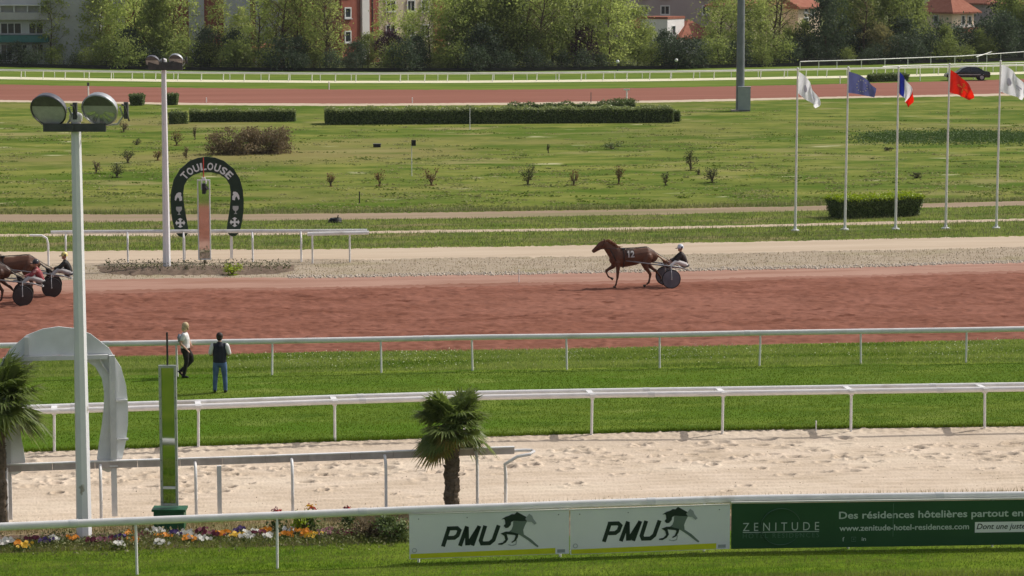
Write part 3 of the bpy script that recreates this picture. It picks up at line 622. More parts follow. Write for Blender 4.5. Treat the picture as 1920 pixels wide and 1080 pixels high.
def pmu_board(x0, yb0, x1, yb1, yt0, ybt, label, trim):
    a, ex, nrm, W, H = board_frame(x0, yb0, x1, yb1, yt0, ybt); z = np.array([0, 0, 1.0])
    t = thing('sponsor_board', label, 'board', a, 0.0, 'sponsor boards under the near rail')
    U = lambda x: (x - 767) / 301 * W
    def Vv(x, y): return (1050 - 10.5 * (x - 767) / 301 - y) / 83.0 * H
    b = MB(); b.prism([(.01, 0.02), (W - .01, 0.02), (W - .01, H), (.01, H)], a, ex, z, .03); b.build('panel', board_white, t)
    b = MB(); b.prism([(.03, .03), (W - .31, .03), (W - .31, .155), (.03, .13)], a + nrm * .003, ex, z); b.build('lime_stripe', board_yel, t)
    b = MB(); pmu_letters(b, (U(828), U(937), Vv(880, 1023), Vv(880, 987)), a + nrm * .004, ex, z); b.build('lettering', print_dark, t)
    def poly(pts, m, nm, lift): 
        b = MB(); b.prism([(U(760 + X / 5.333), Vv(760 + X / 5.333, 930 + Y / 5.333)) for X, Y in pts][::-1], a + nrm * lift, ex, z); b.build(nm, m, t)
    poly([(955, 235), (1000, 208), (1030, 200), (1062, 182), (1088, 184), (1112, 160), (1165, 188), (1215, 215), (1215, 252), (1100, 250), (1075, 250), (1055, 262), (1050, 290), (1025, 318), (1000, 322), (978, 300), (996, 280), (992, 245), (985, 233)], print_dark, 'horse_emblem', .007)
    poly([(1075, 252), (1215, 250), (1190, 300), (1175, 340), (1182, 385), (1250, 428), (1330, 500), (1322, 512), (1300, 500), (1220, 440), (1150, 395), (1120, 380), (1060, 372), (1030, 360), (1058, 335), (1072, 300)], print_grey, 'horse_emblem', .005)
    poly([(948, 375), (1000, 356), (1040, 355), (1128, 378), (1122, 410), (1100, 448), (1062, 468), (1056, 458), (1084, 440), (1098, 400), (1090, 390), (1010, 382), (1024, 432), (1002, 465), (962, 487), (925, 486), (925, 474), (968, 465), (995, 438), (985, 398)], print_dark, 'horse_emblem', .009)
    poly([(1195, 228), (1235, 178), (1265, 200), (1278, 232), (1310, 272), (1290, 287), (1256, 258), (1215, 256)], print_lite, 'horse_emblem', .011)
    poly([(1025, 482), (1060, 490), (1098, 480), (1106, 440), (1114, 442), (1106, 488), (1070, 498), (1028, 492)], print_lite, 'horse_emblem', .004)
    b = MB()
    for cx in (92,): b.tube([a + ex * (U(760 + 92 / 5.333) + .045 * math.cos(q)) + z * (Vv(777, 930 + 545 / 5.333) + .045 * math.sin(q)) + nrm * .004 for q in np.linspace(0, 6.1, 14)], .006, n=4, closed=True)
    b.build('small_round_mark', print_lite, t)
    b = MB(); b.prism([(W - .27, .05), (W - .1, .05), (W - .1, .12), (W - .27, .12)], a + nrm * .003, ex, z); b.build('small_mark', print_lite, t)
    for fx in (.06, .36, .93):
        b = MB(); b.ball(a + ex * W * fx + z * (H - .09) + nrm * .004, .012, 6, 4); b.build('screw', dark_grey, t)
    if trim: b = MB(); b.box(a + ex * W * .5 + z * (H + .012) - nrm * .015, (W, .045, .022), ax=(ex, nrm, z)); b.build('top_trim', trim_m, t)
    return t
pmu_board(767, 1056.5, 1068, 1046, 965, 1050, 'white sponsor board with dark PMU lettering, left one beside the flower bed', True)
pmu_board(1068.5, 1046, 1369, 1035, 956, 1041.5, 'white sponsor board with dark PMU lettering, right one next to the green board', True)
a, ex, nrm, W, H = board_frame(1370, 1035, 1990, 1025.5, 944, 1031); z = np.array([0, 0, 1.0])
t = thing('sponsor_board', 'dark green hotel sponsor board with pale lettering at the lower right', 'board', a, 0.0, 'sponsor boards under the near rail')
b = MB(); b.prism([(0.01, 0.02), (W, 0.02), (W, H), (0.01, H)], a, ex, z, .03); b.build('panel', board_green, t)
GU = lambda x: (x - 1370) / 620 * W
GV = lambda x, y: (1031 - 8.5 * (x - 1370) / 620 - y) / 87.0 * H
def gtext(s, x0, x1, y0, y1, m, sh=0, off=0, sp=1, lift=.004, nm='lettering'):
    xm = (x0 + x1) / 2; b = MB(); text_fit(b, s, (GU(x0), GU(x1), GV(xm, y1), GV(xm, y0)), a + nrm * lift, ex, z, sh, off, sp); b.build(nm, m, t)
b = MB(); b.tube([a + ex * (GU(1463) + .44 * math.cos(q)) + z * (GV(1463, 987) + .40 * math.sin(q)) + nrm * .0 for q in np.linspace(0.35, 5.9, 40)], [(.004, .006 + .05 * abs(math.sin(i / 39 * math.pi))) for i in range(40)], n=4, upv=tuple(nrm)); b.build('ring_emblem', print_ring, t)
gtext('ZENITUDE', 1392, 1534, 979, 994.5, print_pale, 0, -.004, 1.7, .012)
gtext('HOTEL RESIDENCES', 1392, 1534, 999, 1008, print_ring, 0, 0, 1.35, .012)
b = MB(); b.prism([(GU(1392), GV(1460, 997.5)), (GU(1534), GV(1460, 997.5)), (GU(1534), GV(1460, 996.3)), (GU(1392), GV(1460, 996.3))], a + nrm * .012, ex, z); b.build('rule_line', print_pale, t)
gtext('Des résidences hôtelières partout en France', 1571, 1986, 956, 974, print_pale, 0, .018)
gtext('www.zenitude-hotel-residences.com', 1572, 1815, 983, 994, print_pale, 0, .018)
gtext('f', 1578, 1581.5, 1007, 1015, print_pale, 0, .01); gtext('in', 1614, 1622, 1007, 1014, print_pale, 0, .01)
b = MB(); P = [a + ex * GU(x) + z * GV(x, y) + nrm * .004 for x, y in ((1595, 1015), (1603, 1015), (1603, 1007), (1595, 1007))]; b.tube(P, .008, n=4, closed=True); b.ball(a + ex * GU(1599) + z * GV(1599, 1011) + nrm * .004, .02, 6, 4); b.build('small_emblem', print_ring, t)
b = MB(); b.prism([(GU(1826), GV(1880, 998)), (GU(1975), GV(1880, 998)), (GU(1975), GV(1880, 978)), (GU(1826), GV(1880, 978))], a + nrm * .004, ex, z); b.build('white_strip', board_white, t)
gtext('Dont une juste en', 1829, 1940, 981, 995, print_dark, .25, .012, 1, .008)
b = MB(); b.box(a + ex * GU(1672.5) + z * H * .6 + nrm * .004, (.012, .006, H * .72), ax=(ex, nrm, z)); b.build('panel_joint', print_ring, t)
b = MB(); b.box(a + ex * W * .5 + z * (H + .03) - nrm * .015, (W, .05, .03), ax=(ex, nrm, z)); b.build('top_trim', trim_m, t)

# ------------------------------------------------------------------ horseshoe arches
HS_R = [(0, 292), (16, 294), (32, 300), (50, 315), (62, 335), (67, 355), (68.5, 375), (68, 395), (65.5, 413), (62, 428), (58, 437), (53, 442), (47, 443.5), (41, 441), (37, 436), (36, 429), (38, 415), (41.5, 395), (44, 375), (44.5, 360), (42.5, 346), (36, 334), (25, 326), (12, 322), (0, 321)]
def hs_poly():
    r = [(x / 44.5, (488 - y) / 44.5) for x, y in HS_R]
    l = [(-x, z) for x, z in r[1:-1]][::-1]
    # outer right down, inner right up to the crown, inner left down, outer left up
    k = 13
    return r + [(-x, z) for x, z in [(p[0], p[1]) for p in r[1:-1]][::-1]]
arch_green = mat('arch_green', (0.014, 0.032, 0.020), (0.022, 0.045, 0.028), 2, rough=0.55)
emb_white = mat('emblem_white', (0.70, 0.70, 0.70), (0.76, 0.76, 0.76), 4, rough=0.5)
emb_grey = mat('emblem_grey', (0.42, 0.43, 0.42), (0.48, 0.49, 0.48), 4, rough=0.5)
o = gp(390, 488); ex, z = TU, np.array([0, 0, 1.0]); nrm = -TN
t = thing('winning_arch', 'dark green horseshoe arch lettered TOULOUSE on white legs beyond the red track', 'arch', o)
pts = hs_poly()
b = MB(); b.prism(pts[::-1] if False else pts, o + nrm * .06, ex, z, 0)
V = b.v[:]; n = len(V); b2 = MB(); bk = [tuple(np.array(v) - nrm * .12) for v in V]
b2._add(V + bk, [tuple(range(n - 1, -1, -1)), tuple(range(n, 2 * n))] + [(i, (i + 1) % n, n + (i + 1) % n, n + i) for i in range(n)])
b2.build('horseshoe', arch_green, t)
for x in (345.5, 434.5):
    c = o + ex * (x - 390) / 44.5; b = MB(); b.box(c + z * .6 + TN * .02, (.12, .05, 1.1), YAW); b.build('leg', white_pvc, t)
cz = (488 - 363) / 44.5; rad = (363 - 306) / 44.5
for k, ch in enumerate('TOULOUSE'):
    th = R(-47 + 94 * k / 7.0); c = o + nrm * .064 + ex * rad * math.sin(th) * 1.0 + z * (cz + rad * math.cos(th) * .93)
    e1 = ex * math.cos(th) - z * math.sin(th); e2 = ex * math.sin(th) + z * math.cos(th)
    b = MB(); text_fit(b, ch, (-.125, .125, -.16, .16), c, e1, e2, 0, .03); b.build('letter', emb_white, t)
for sx in (-1, 1):
    f = o + nrm * .064; c = f + ex * sx * 53.5 / 44.5 + z * (488 - 367) / 44.5; s = .19
    hp = [(-.9, -.8), (-.25, -.95), (-.1, -.3), (.25, -.05), (.75, -.9), (1, -.6), (.9, .1), (.5, .75), (0, 1), (-.6, 1), (-.75, .7), (-.6, .35), (-.9, .0)]
    hp = [(-sx * -p[0] * s * .85, p[1] * s) for p in hp]; b = MB(); b.prism(hp, c, ex, z); b.build('horse_head_emblem', emb_white, t)
    c = f + ex * sx * 53 / 44.5 + z * (488 - 393) / 44.5; s = .17
    b = MB(); b.prism([(-.7 * s, s), (.7 * s, s), (.75 * s, .4 * s), (.5 * s, -.1 * s), (.12 * s, -.3 * s), (.12 * s, -.75 * s), (.45 * s, -1 * s), (-.45 * s, -1 * s), (-.12 * s, -.75 * s), (-.12 * s, -.3 * s), (-.5 * s, -.1 * s), (-.75 * s, .4 * s)], c, ex, z); b.build('trophy_emblem', emb_grey, t)
    c = f + ex * sx * 51 / 44.5 + z * (488 - 416) / 44.5; s = .21; b = MB()
    for q in range(4):
        e1 = ex * math.cos(q * math.pi / 2) + z * math.sin(q * math.pi / 2); e2 = -ex * math.sin(q * math.pi / 2) + z * math.cos(q * math.pi / 2)
        b.prism([(.04, -.035), (.62 * s, -.05), (.70 * s, -.11), (s, 0), (.70 * s, .11), (.62 * s, .05), (.04, .035)], c, e1, e2)
    b.prism([(.05 * math.cos(q), .05 * math.sin(q)) for q in np.linspace(0, 6.28, 9)[:-1]], c + nrm * .002, ex, z); b.build('cross_emblem', emb_white, t)

# the other arch, seen from behind, in front of the sand
o = gp(117, 969)
t = thing('winning_arch', 'grey sheet-metal back of a horseshoe arch at the left, behind the lamp post', 'arch', o)
V = [tuple(o + TN * .09 + ex * p[0] + z * p[1]) for p in pts]; bk = [tuple(np.array(v) - TN * .05) for v in V]; n = len(V); b = MB()
b._add(V + bk, [tuple(range(n)), tuple(range(2 * n - 1, n - 1, -1))] + [(i, n + i, n + (i + 1) % n, (i + 1) % n) for i in range(n)])
b.build('horseshoe', grey_sheet, t)
for sx in (-1, 1):
    c = o + ex * sx * 1.19; b = MB(); b.box(c + z * 1.86 - TN * .035, (.13, .13, 3.74), YAW); b.build('leg', white_old, t)
    for zz in (1.75, 2.65):
        b = MB(); b.box(o + ex * sx * 1.40 + z * (zz + .02 * sx) - TN * .0, (.26, .07, .045), YAW); b.build('stiffener', white_old, t)
    b = MB(); b.tube([o + ex * sx * .92 + z * 3.62, o + ex * sx * 1.12 + z * 3.3], .03, n=6); b.build('brace', white_old, t)
    b = MB(); b.box(c + z * 1.17 - TN * .035, (.19, .19, .035), YAW); b.build('collar', white_old, t)
b = MB(); b.box(o + z * 3.70 - TN * .035, (2.20, .11, .10), YAW); b.build('crossbar', white_old, t)
b = MB(); b.box(o - ex * .72 + z * 3.98 + TN * .0, (.10, .07, .42), YAW); b.build('stiffener', white_old, t)

# ------------------------------------------------------------------ finish mirrors
def mirror(label, px, yb, x0, x1, ytop, ybot, post_low, near):
    o = gp(px, yb); s = ppm(o); W = (x1 - x0) / s; zt = (yb - ytop) / s * 1.006; zb = (yb - ybot) / s * 1.006; fr = .055 if near else .045
    t = thing('finish_mirror', label, 'mirror', o)
    b = MB(); b.box(o + z * (zb + zt) / 2, (W - 2 * fr, .03, zt - zb - 2 * fr), YAW * 0); b.build('mirror_glass', mirror_m if near else mirror_f, t)
    for sx in (-1, 1):
        b = MB(); b.box(o + np.array([sx * (W / 2 - fr / 2), -.01, (zb + zt) / 2]), (fr, .09, zt - zb)); side = b.build('frame', steel if near else white_old, t)
        if near:
            for q in np.linspace(zb + .1, zt - .25, 7):
                b = MB(); b.ball(o + np.array([sx * (W / 2 - fr / 2), -.056, q]), .012, 6, 4); b.build('bolt', dark_grey, side)
    for zz in (zb + fr / 2, zt - fr / 2):
        b = MB(); b.box(o + np.array([0, -.01, zz]), (W - 2 * fr, .088, fr)); b.build('frame', steel if near else white_old, t)
    return t, o, W, zb, zt
box_green = mat('box_green', (0.012, 0.085, 0.035), (0.02, 0.11, 0.05), 3, rough=0.45)
t, o, W, zb, zt = mirror('tall narrow green-reflecting mirror in a steel frame on a green box', 319, 991, 303, 336, 683, 948, 0, True)
b = MB(); b.box(o + z * .94, (W - .11, .1, .05)); b.build('crossbar', white_pvc, t)
b = MB(); b.box(o + z * .22, (.68, .42, .44)); b.box(o + z * .455, (.76, .48, .05)); b.build('base_box', box_green, t)
b = MB(); b.tube([o + z * zt, o + z * (zt + .74)], .022, n=6, upv=(0, 1, 0)); b.build('thin_mast', black, t)
t, o, W, zb, zt = mirror('narrow red-reflecting mirror in a white frame inside the dark horseshoe arch', 384, 494, 372, 396, 337, 487, 0, False)
b = MB(); b.box(o + z * .07, (.10, .08, .16)); b.build('foot', soil, t)
red_m = mat('red_paint', (0.42, 0.03, 0.02), (0.5, 0.05, 0.04), 4, rough=0.5)
b = MB(); b.tube([o + z * (zt + .08), o + z * (zt + .92)], .02, n=6, upv=(0, 1, 0)); b.build('thin_mast', red_m, t)
b = MB(); b.box(o + z * (zt + .03), (.14, .12, .12)); b.build('cap', white_pvc, t)
b = MB(); b.box(o + np.array([.02, -.16, zt - .38]), (.13, .16, .42)); b.tube([o + np.array([.08, -.16, zt - .3]), o + np.array([.16, -.22, zt - .42])], .05, n=8); b.build('camera_box', black, t)
b = MB(); b.box(o + np.array([-.08, -.12, zt - .2]), (.03, .1, .42)); b.box(o + np.array([.11, -.12, zt - .08]), (.03, .1, .2)); b.build('camera_bracket', white_pvc, t)

# ------------------------------------------------------------------ floodlight poles
lens_m = mat('lamp_lens', (0.40, 0.40, 0.41), (0.56, 0.56, 0.56), 6, rough=0.45, spec=0.2)
refl_m = mat('lamp_reflector', (0.55, 0.57, 0.55), (0.7, 0.72, 0.7), 8, rough=0.25, metal=0.7)
hood_m = mat('lamp_hood', (0.10, 0.10, 0.12), (0.16, 0.16, 0.17), 8, rough=0.35, metal=0.3)
def flood(t, c, r, face, lit, bar_z):
    face = np.array(face, float); face /= np.linalg.norm(face); k = len(t.children)
    b = MB(); b.lathe([(r * .25, -r * .85), (r * .6, -r * .72), (r * .92, -r * .35), (r * 1.0, 0), (r * 1.02, r * .06), (r * .95, r * .09)], c, face, 24)
    h = b.build('floodlight', steel if lit else hood_m, t, smooth=True)
    b = MB(); b.lathe([(0, r * .03), (r * .5, r * .035), (r * .93, r * .03)], c, face, 24); b.build('lens', lens_m, h, smooth=True)
    # upper visor half-disc and the reflector petals behind the glass
    a = np.cross(face, (0, 0, 1.0)); a /= np.linalg.norm(a); u = np.cross(a, face)
    P = [(r * .93 * math.cos(q), r * .93 * math.sin(q)) for q in np.linspace(.32, math.pi - .32, 14)]
    b = MB(); b.prism(P, c + face * r * .05, a, u); b.build('visor', hood_m, h)
    if lit:
        b = MB()
        for q in np.linspace(math.pi * 1.12, math.pi * 1.88, 5):
            d = np.array([math.cos(q), math.sin(q)]); e = np.array([-d[1], d[0]])
            b.prism([tuple(d * r * .28 - e * r * .06), tuple(d * r * .82 - e * r * .14), tuple(d * r * .82 + e * r * .14), tuple(d * r * .28 + e * r * .06)], c + face * r * .052, a, u)
        b.build('reflector', refl_m, h)
    b = MB(); tt = np.linspace(-.5, 1.1, 9) * math.pi / 2
    s = c - face * r * .3
    b.tube([s + a * r * 1.05 + u * .0, s + a * r * 1.12 - u * r * .6, s + a * r * .7 - u * r * 1.12, s - u * r * 1.2, s - a * r * .7 - u * r * 1.12, s - a * r * 1.12 - u * r * .6, s - a * r * 1.05], r * .06, n=6, upv=tuple(face)); b.build('yoke', steel, h)
    b = MB(); b.tube([s - a * r * 1.1 - face * .1, s - a * r * 1.35 + u * r * .1, s - a * r * 1.4 - u * r * .9], r * .045, n=6); b.box(s - a * r * 1.28 - face * r * .2 - u * r * .35, (r * .22, r * .3, r * .9)); b.build('ballast', dark_grey, h)
def lamp_post(label, px, py, top_x, top_y, r0, r1, lamps, bar, face):
    o = gp(px, py); tp = vp(top_x, top_y, o[1]); H = tp[2]; s = ppm((o + tp) / 2)
    t = thing('floodlight_pole', label, 'lamp post', o)
    b = MB(); b.tube([o - (0, 0, .2), np.array([o[0], o[1], H - .3])], [r0, r1], n=8, upv=(0, 1, 0), phase=R(42.5)); b.build('pole', pole_paint, t)
    b = MB(); b.lathe([(r1 * .9, -.32), (r1 * 1.0, -.3), (r1 * 1.0, -.26), (r1 * .85, -.25), (r1 * .85, -.2), (r1, -.19), (r1, -.14), (r1 * 1.25, -.12), (r1 * 1.35, 0), (r1 * 1.2, .05), (0, .09)], (o[0], o[1], H), (0, 0, 1), 16); b.build('cap', white_pvc, t, smooth=False)
    x0, x1, by = bar; A, B = vp(x0, by, o[1] - .12), vp(x1, by, o[1] - .12); m = (A + B) / 2
    b = MB(); b.box((m[0], o[1] - r1 - .05, m[2]), (abs(B[0] - A[0]), .09, 15 / s)); b.box((o[0] - r1 * .9, o[1] - r1 - .1, m[2]), (.16, .05, 13 / s)); b.build('crossbar', dark_grey, t)
    for lx, ly, r, lit in lamps: flood(t, vp(lx, ly, o[1] - r1 - .12), r, face, lit, m[2])
    return t
lamp_post('tall white floodlight pole with two round lamps in the left foreground', 158, 1010, 143, 217, .175, .108, [(91, 207, .40, False), (187, 206, .40, True)], (82, 199, 239), (-.22, -1, -.6))
lamp_post('white floodlight pole beside the dark horseshoe arch beyond the track', 313, 505, 308.5, 113, .165, .10, [(286, 116, .30, False), (330, 113, .30, True)], (278, 342, 124), (-.22, -1, -.75))

# tall steel mast with cabinet
mast_m = mat('mast_steel', (0.17, 0.19, 0.21), (0.24, 0.26, 0.28), 1.5, rough=0.45, metal=0.3)
o = gp(1387.5, 208); t = thing('floodlight_mast', 'tall thick grey steel mast with a cabinet, rising out of the picture', 'mast', o)
b = MB(); b.tube([o, o + (0, 0, 26)], [.36, .22], n=14, upv=(0, 1, 0)); smooth_by_angle(b.build('shaft', mast_m, t))
cab = mat('cabinet_grey', (0.30, 0.34, 0.36), (0.36, 0.40, 0.42), 2, rough=0.5)
b = MB(); b.box(o + np.array([.30, -.55, 1.02]), (1.0, .5, 1.95)); c = b.build('cabinet', cab, t)
b = MB(); b.box(o + np.array([.30, -.55, 2.03]), (1.08, .58, .06)); b.build('lid', cab, c)
b = MB(); b.box(o + np.array([.0, -.2, .05]), (1.5, 1.2, .1)); b.build('plinth', stone_m, t)

# ------------------------------------------------------------------ flags
fl_white = mat('flag_white', (0.74, 0.74, 0.78), (0.82, 0.82, 0.85), 3, rough=0.7, trans=0.45)
fl_blue = mat('flag_blue', (0.11, 0.12, 0.27), (0.14, 0.15, 0.32), 3, rough=0.7, trans=0.4)
fl_navy = mat('flag_navy', (0.03, 0.04, 0.25), (0.04, 0.05, 0.3), 3, rough=0.7, trans=0.4)
fl_red = mat('flag_red', (0.62, 0.035, 0.025), (0.72, 0.05, 0.04), 3, rough=0.7, trans=0.45)
fl_gold = mat('flag_gold', (0.75, 0.30, 0.05), (0.82, 0.40, 0.08), 3, rough=0.7, trans=0.4)
fl_grey = mat('flag_print_grey', (0.58, 0.58, 0.64), (0.64, 0.64, 0.70), 6, rough=0.7, trans=0.4)
star_m = mat('flag_star', (0.62, 0.62, 0.50), (0.70, 0.70, 0.55), 3, rough=0.7, trans=0.3)
flag_specs = [
 # base px, top px, cloth corners TL, TR, BL, BR and kind
 ((1491, 433), (1497, 130), [(1499, 134), (1537, 193), (1498, 175), (1532, 203)], 'white', 'white flag drooping from the leftmost flagpole', 'leftmost of the five slim white flagpoles'),
 ((1584, 431), (1594, 128), [(1595, 134), (1646, 166), (1593, 174), (1642, 183)], 'eu', 'blue flag with a ring of pale stars', 'slim white flagpole flying the blue starred flag'),
 ((1679, 430), (1686, 127), [(1688, 135), (1714, 192), (1687, 174), (1708, 202)], 'fr', 'blue, white and red striped flag hanging limp', 'slim white flagpole flying the blue, white and red flag'),
 ((1773, 429), (1783, 122), [(1785, 131), (1830, 184), (1783, 173), (1822, 188)], 'oc', 'red flag with a golden cross', 'slim white flagpole flying the red flag'),
 ((1868, 428), (1878, 116), [(1880, 121), (1924, 166), (1878, 172), (1920, 188)], 'white2', 'white flag at the right edge of the picture', 'rightmost of the five slim white flagpoles')]
for (bx, by), (tx, ty), cor, kind, lab, plab in flag_specs:
    o = gp(bx, by); tp = vp(tx, ty, o[1]); H = tp[2]; lean = np.array([tp[0] - o[0], 0, 0]) * 0.35
    t = thing('flagpole', plab, 'flagpole', o, 0, 'flagpoles in a row on the infield')
    b = MB(); b.tube([o - (0, 0, .1), o + lean * .5 + (0, 0, H * .5), o + lean + (0, 0, H)], [.062, .05, .035], n=8, upv=(0, 1, 0)); smooth_by_angle(b.build('pole', white_pvc, t))
    b = MB(); b.ball(o + lean + (0, 0, H + .03), .06, 8, 5); b.build('finial', white_pvc, t, smooth=True)
    b = MB(); b.lathe([(.2, 0), (.2, .05), (.09, .08), (.06, .2)], o, (0, 0, 1), 10); b.build('foot_plate', white_old, t)
    dx = (o + lean)[0] - tp[0]
    K = [vp(x, y, o[1] - .02) + np.array([dx, 0, 0]) for x, y in cor]; TL, TR, BL, BR = K
    g = np.random.default_rng(bx); ph = g.uniform(0, 6)
    amp = {'eu': .10, 'oc': .16}.get(kind, .2)
    def cloth(s, q, lift=0.0, TL=TL, TR=TR, BL=BL, BR=BR, ph=ph, amp=amp):
        # billow: the free end sags below the straight line between the corners
        top = TL + (TR - TL) * s + np.array([.10, 0, .16]) * math.sin(math.pi * s) * (1 if amp > .1 else .7)
        bot = BL + (BR - BL) * s + np.array([-.02, 0, .03]) * math.sin(math.pi * s)
        p = top + (bot - top) * q
        wv = amp * s ** .6 * math.sin(7.5 * s + 2.4 * q + ph) + amp * .5 * s * math.sin(16 * s - 3.5 * q + ph * 2)
        return p + np.array([.35 * wv, -wv - lift, 0])
    NS, NQ = 24, 14; b = MB(); vs = [cloth(i / NS, j / NQ) for i in range(NS + 1) for j in range(NQ + 1)]; fs = []; mi = []
    for i in range(NS):
        for j in range(NQ): fs.append((i * (NQ + 1) + j, i * (NQ + 1) + j + 1, (i + 1) * (NQ + 1) + j + 1, (i + 1) * (NQ + 1) + j)); mi.append(int(3 * i / NS) if kind == 'fr' else 0)
    b._add(vs, fs); b.m = mi
    mats = {'white': fl_white, 'white2': fl_white, 'eu': fl_blue, 'fr': [fl_navy, fl_white, fl_red], 'oc': fl_red}[kind]
    f = b.build('flag', mats, None, smooth=True, loc=K[0]); tag(f, lab, 'flag', 'flags on the five poles')
    def decal(polys, m, nm):
        for lift in (.012, -.012):
            b = MB()
            for pl in polys: b._add([cloth(s, q, lift) for s, q in pl], [tuple(range(len(pl)))])
            b.build(nm, m, f)
    if kind == 'eu':
        for k in range(12):
            c = (.5 + .21 * math.sin(k * math.pi / 6), .5 + .32 * math.cos(k * math.pi / 6)); st = []
            for j in range(10):
                rr = .05 if j % 2 == 0 else .022; st.append((c[0] + rr * .68 * math.sin(j * math.pi / 5), c[1] - rr * math.cos(j * math.pi / 5)))
            decal([st], star_m, 'star')
    if kind == 'oc':
        polys = []
        for q in range(4):
            c_, s_ = math.cos(q * math.pi / 2), math.sin(q * math.pi / 2)
            for pl in ([(.03, -.02), (.16, -.035), (.16, .035), (.03, .02)], [(.16, -.08), (.26, 0), (.16, .08), (.18, 0)]):
                polys.append([(.5 + (x * c_ - y * s_) * .85, .5 + (x * s_ + y * c_) * 1.25) for x, y in pl])
        decal(polys, fl_gold, 'gold_cross')
    if kind.startswith('white'):
        decal([[(.35 + .12 * math.cos(a_), .5 + .16 * math.sin(a_)) for a_ in np.linspace(0, 6.28, 12)[:-1]], [(.6, .42), (.8, .42), (.8, .5), (.6, .5)], [(.6, .56), (.76, .56), (.76, .62), (.6, .62)]], fl_grey, 'grey_print')
# ------------------------------------------------------------------ horses, sulkies, drivers
def ell(mb, pts, n=12, up=(0, 0, 1)):
    """loft of ellipses: (x, y, z, half-width, half-height)"""
    mb.tube([p[:3] for p in pts], [(p[3], p[4] if len(p) > 4 else p[3]) for p in pts], n=n, upv=up)
def limb(mb, pts, n=10):
    for i in range(len(pts) - 1):
        mb.tube([pts[i][:3], pts[i + 1][:3]], [pts[i][3], pts[i + 1][3]], n=n, upv=(0.1, 1, 0.05))
    for p in pts: mb.ball(p[:3], p[3] * .98, 10, 6)
coat_ch = mat('coat_chestnut', (0.095, 0.040, 0.022), (0.155, 0.066, 0.037), 3, rough=0.52, spec=0.3, coord='obj')
coat_bay = mat('coat_dark_bay', (0.045, 0.020, 0.012), (0.085, 0.036, 0.02), 3, rough=0.4, spec=0.4, coord='obj')
hair_ch = mat('mane_chestnut', (0.16, 0.06, 0.025), (0.28, 0.11, 0.05), 14, rough=0.6, coord='obj')
hair_dk = mat('mane_dark', (0.015, 0.01, 0.008), (0.04, 0.025, 0.018), 14, rough=0.6, coord='obj')
leather = mat('harness_black', (0.012, 0.010, 0.010), (0.03, 0.025, 0.022), 8, rough=0.4)
cloth_w = mat('number_cloth', (0.40, 0.38, 0.36), (0.50, 0.48, 0.46), 5, rough=0.8)
num_cloth = mat('number_cloth_brown', (0.045, 0.028, 0.022), (0.07, 0.045, 0.035), 5, rough=0.8)
hoof_m = mat('hoof', (0.03, 0.022, 0.016), (0.07, 0.05, 0.035), 8, rough=0.6)
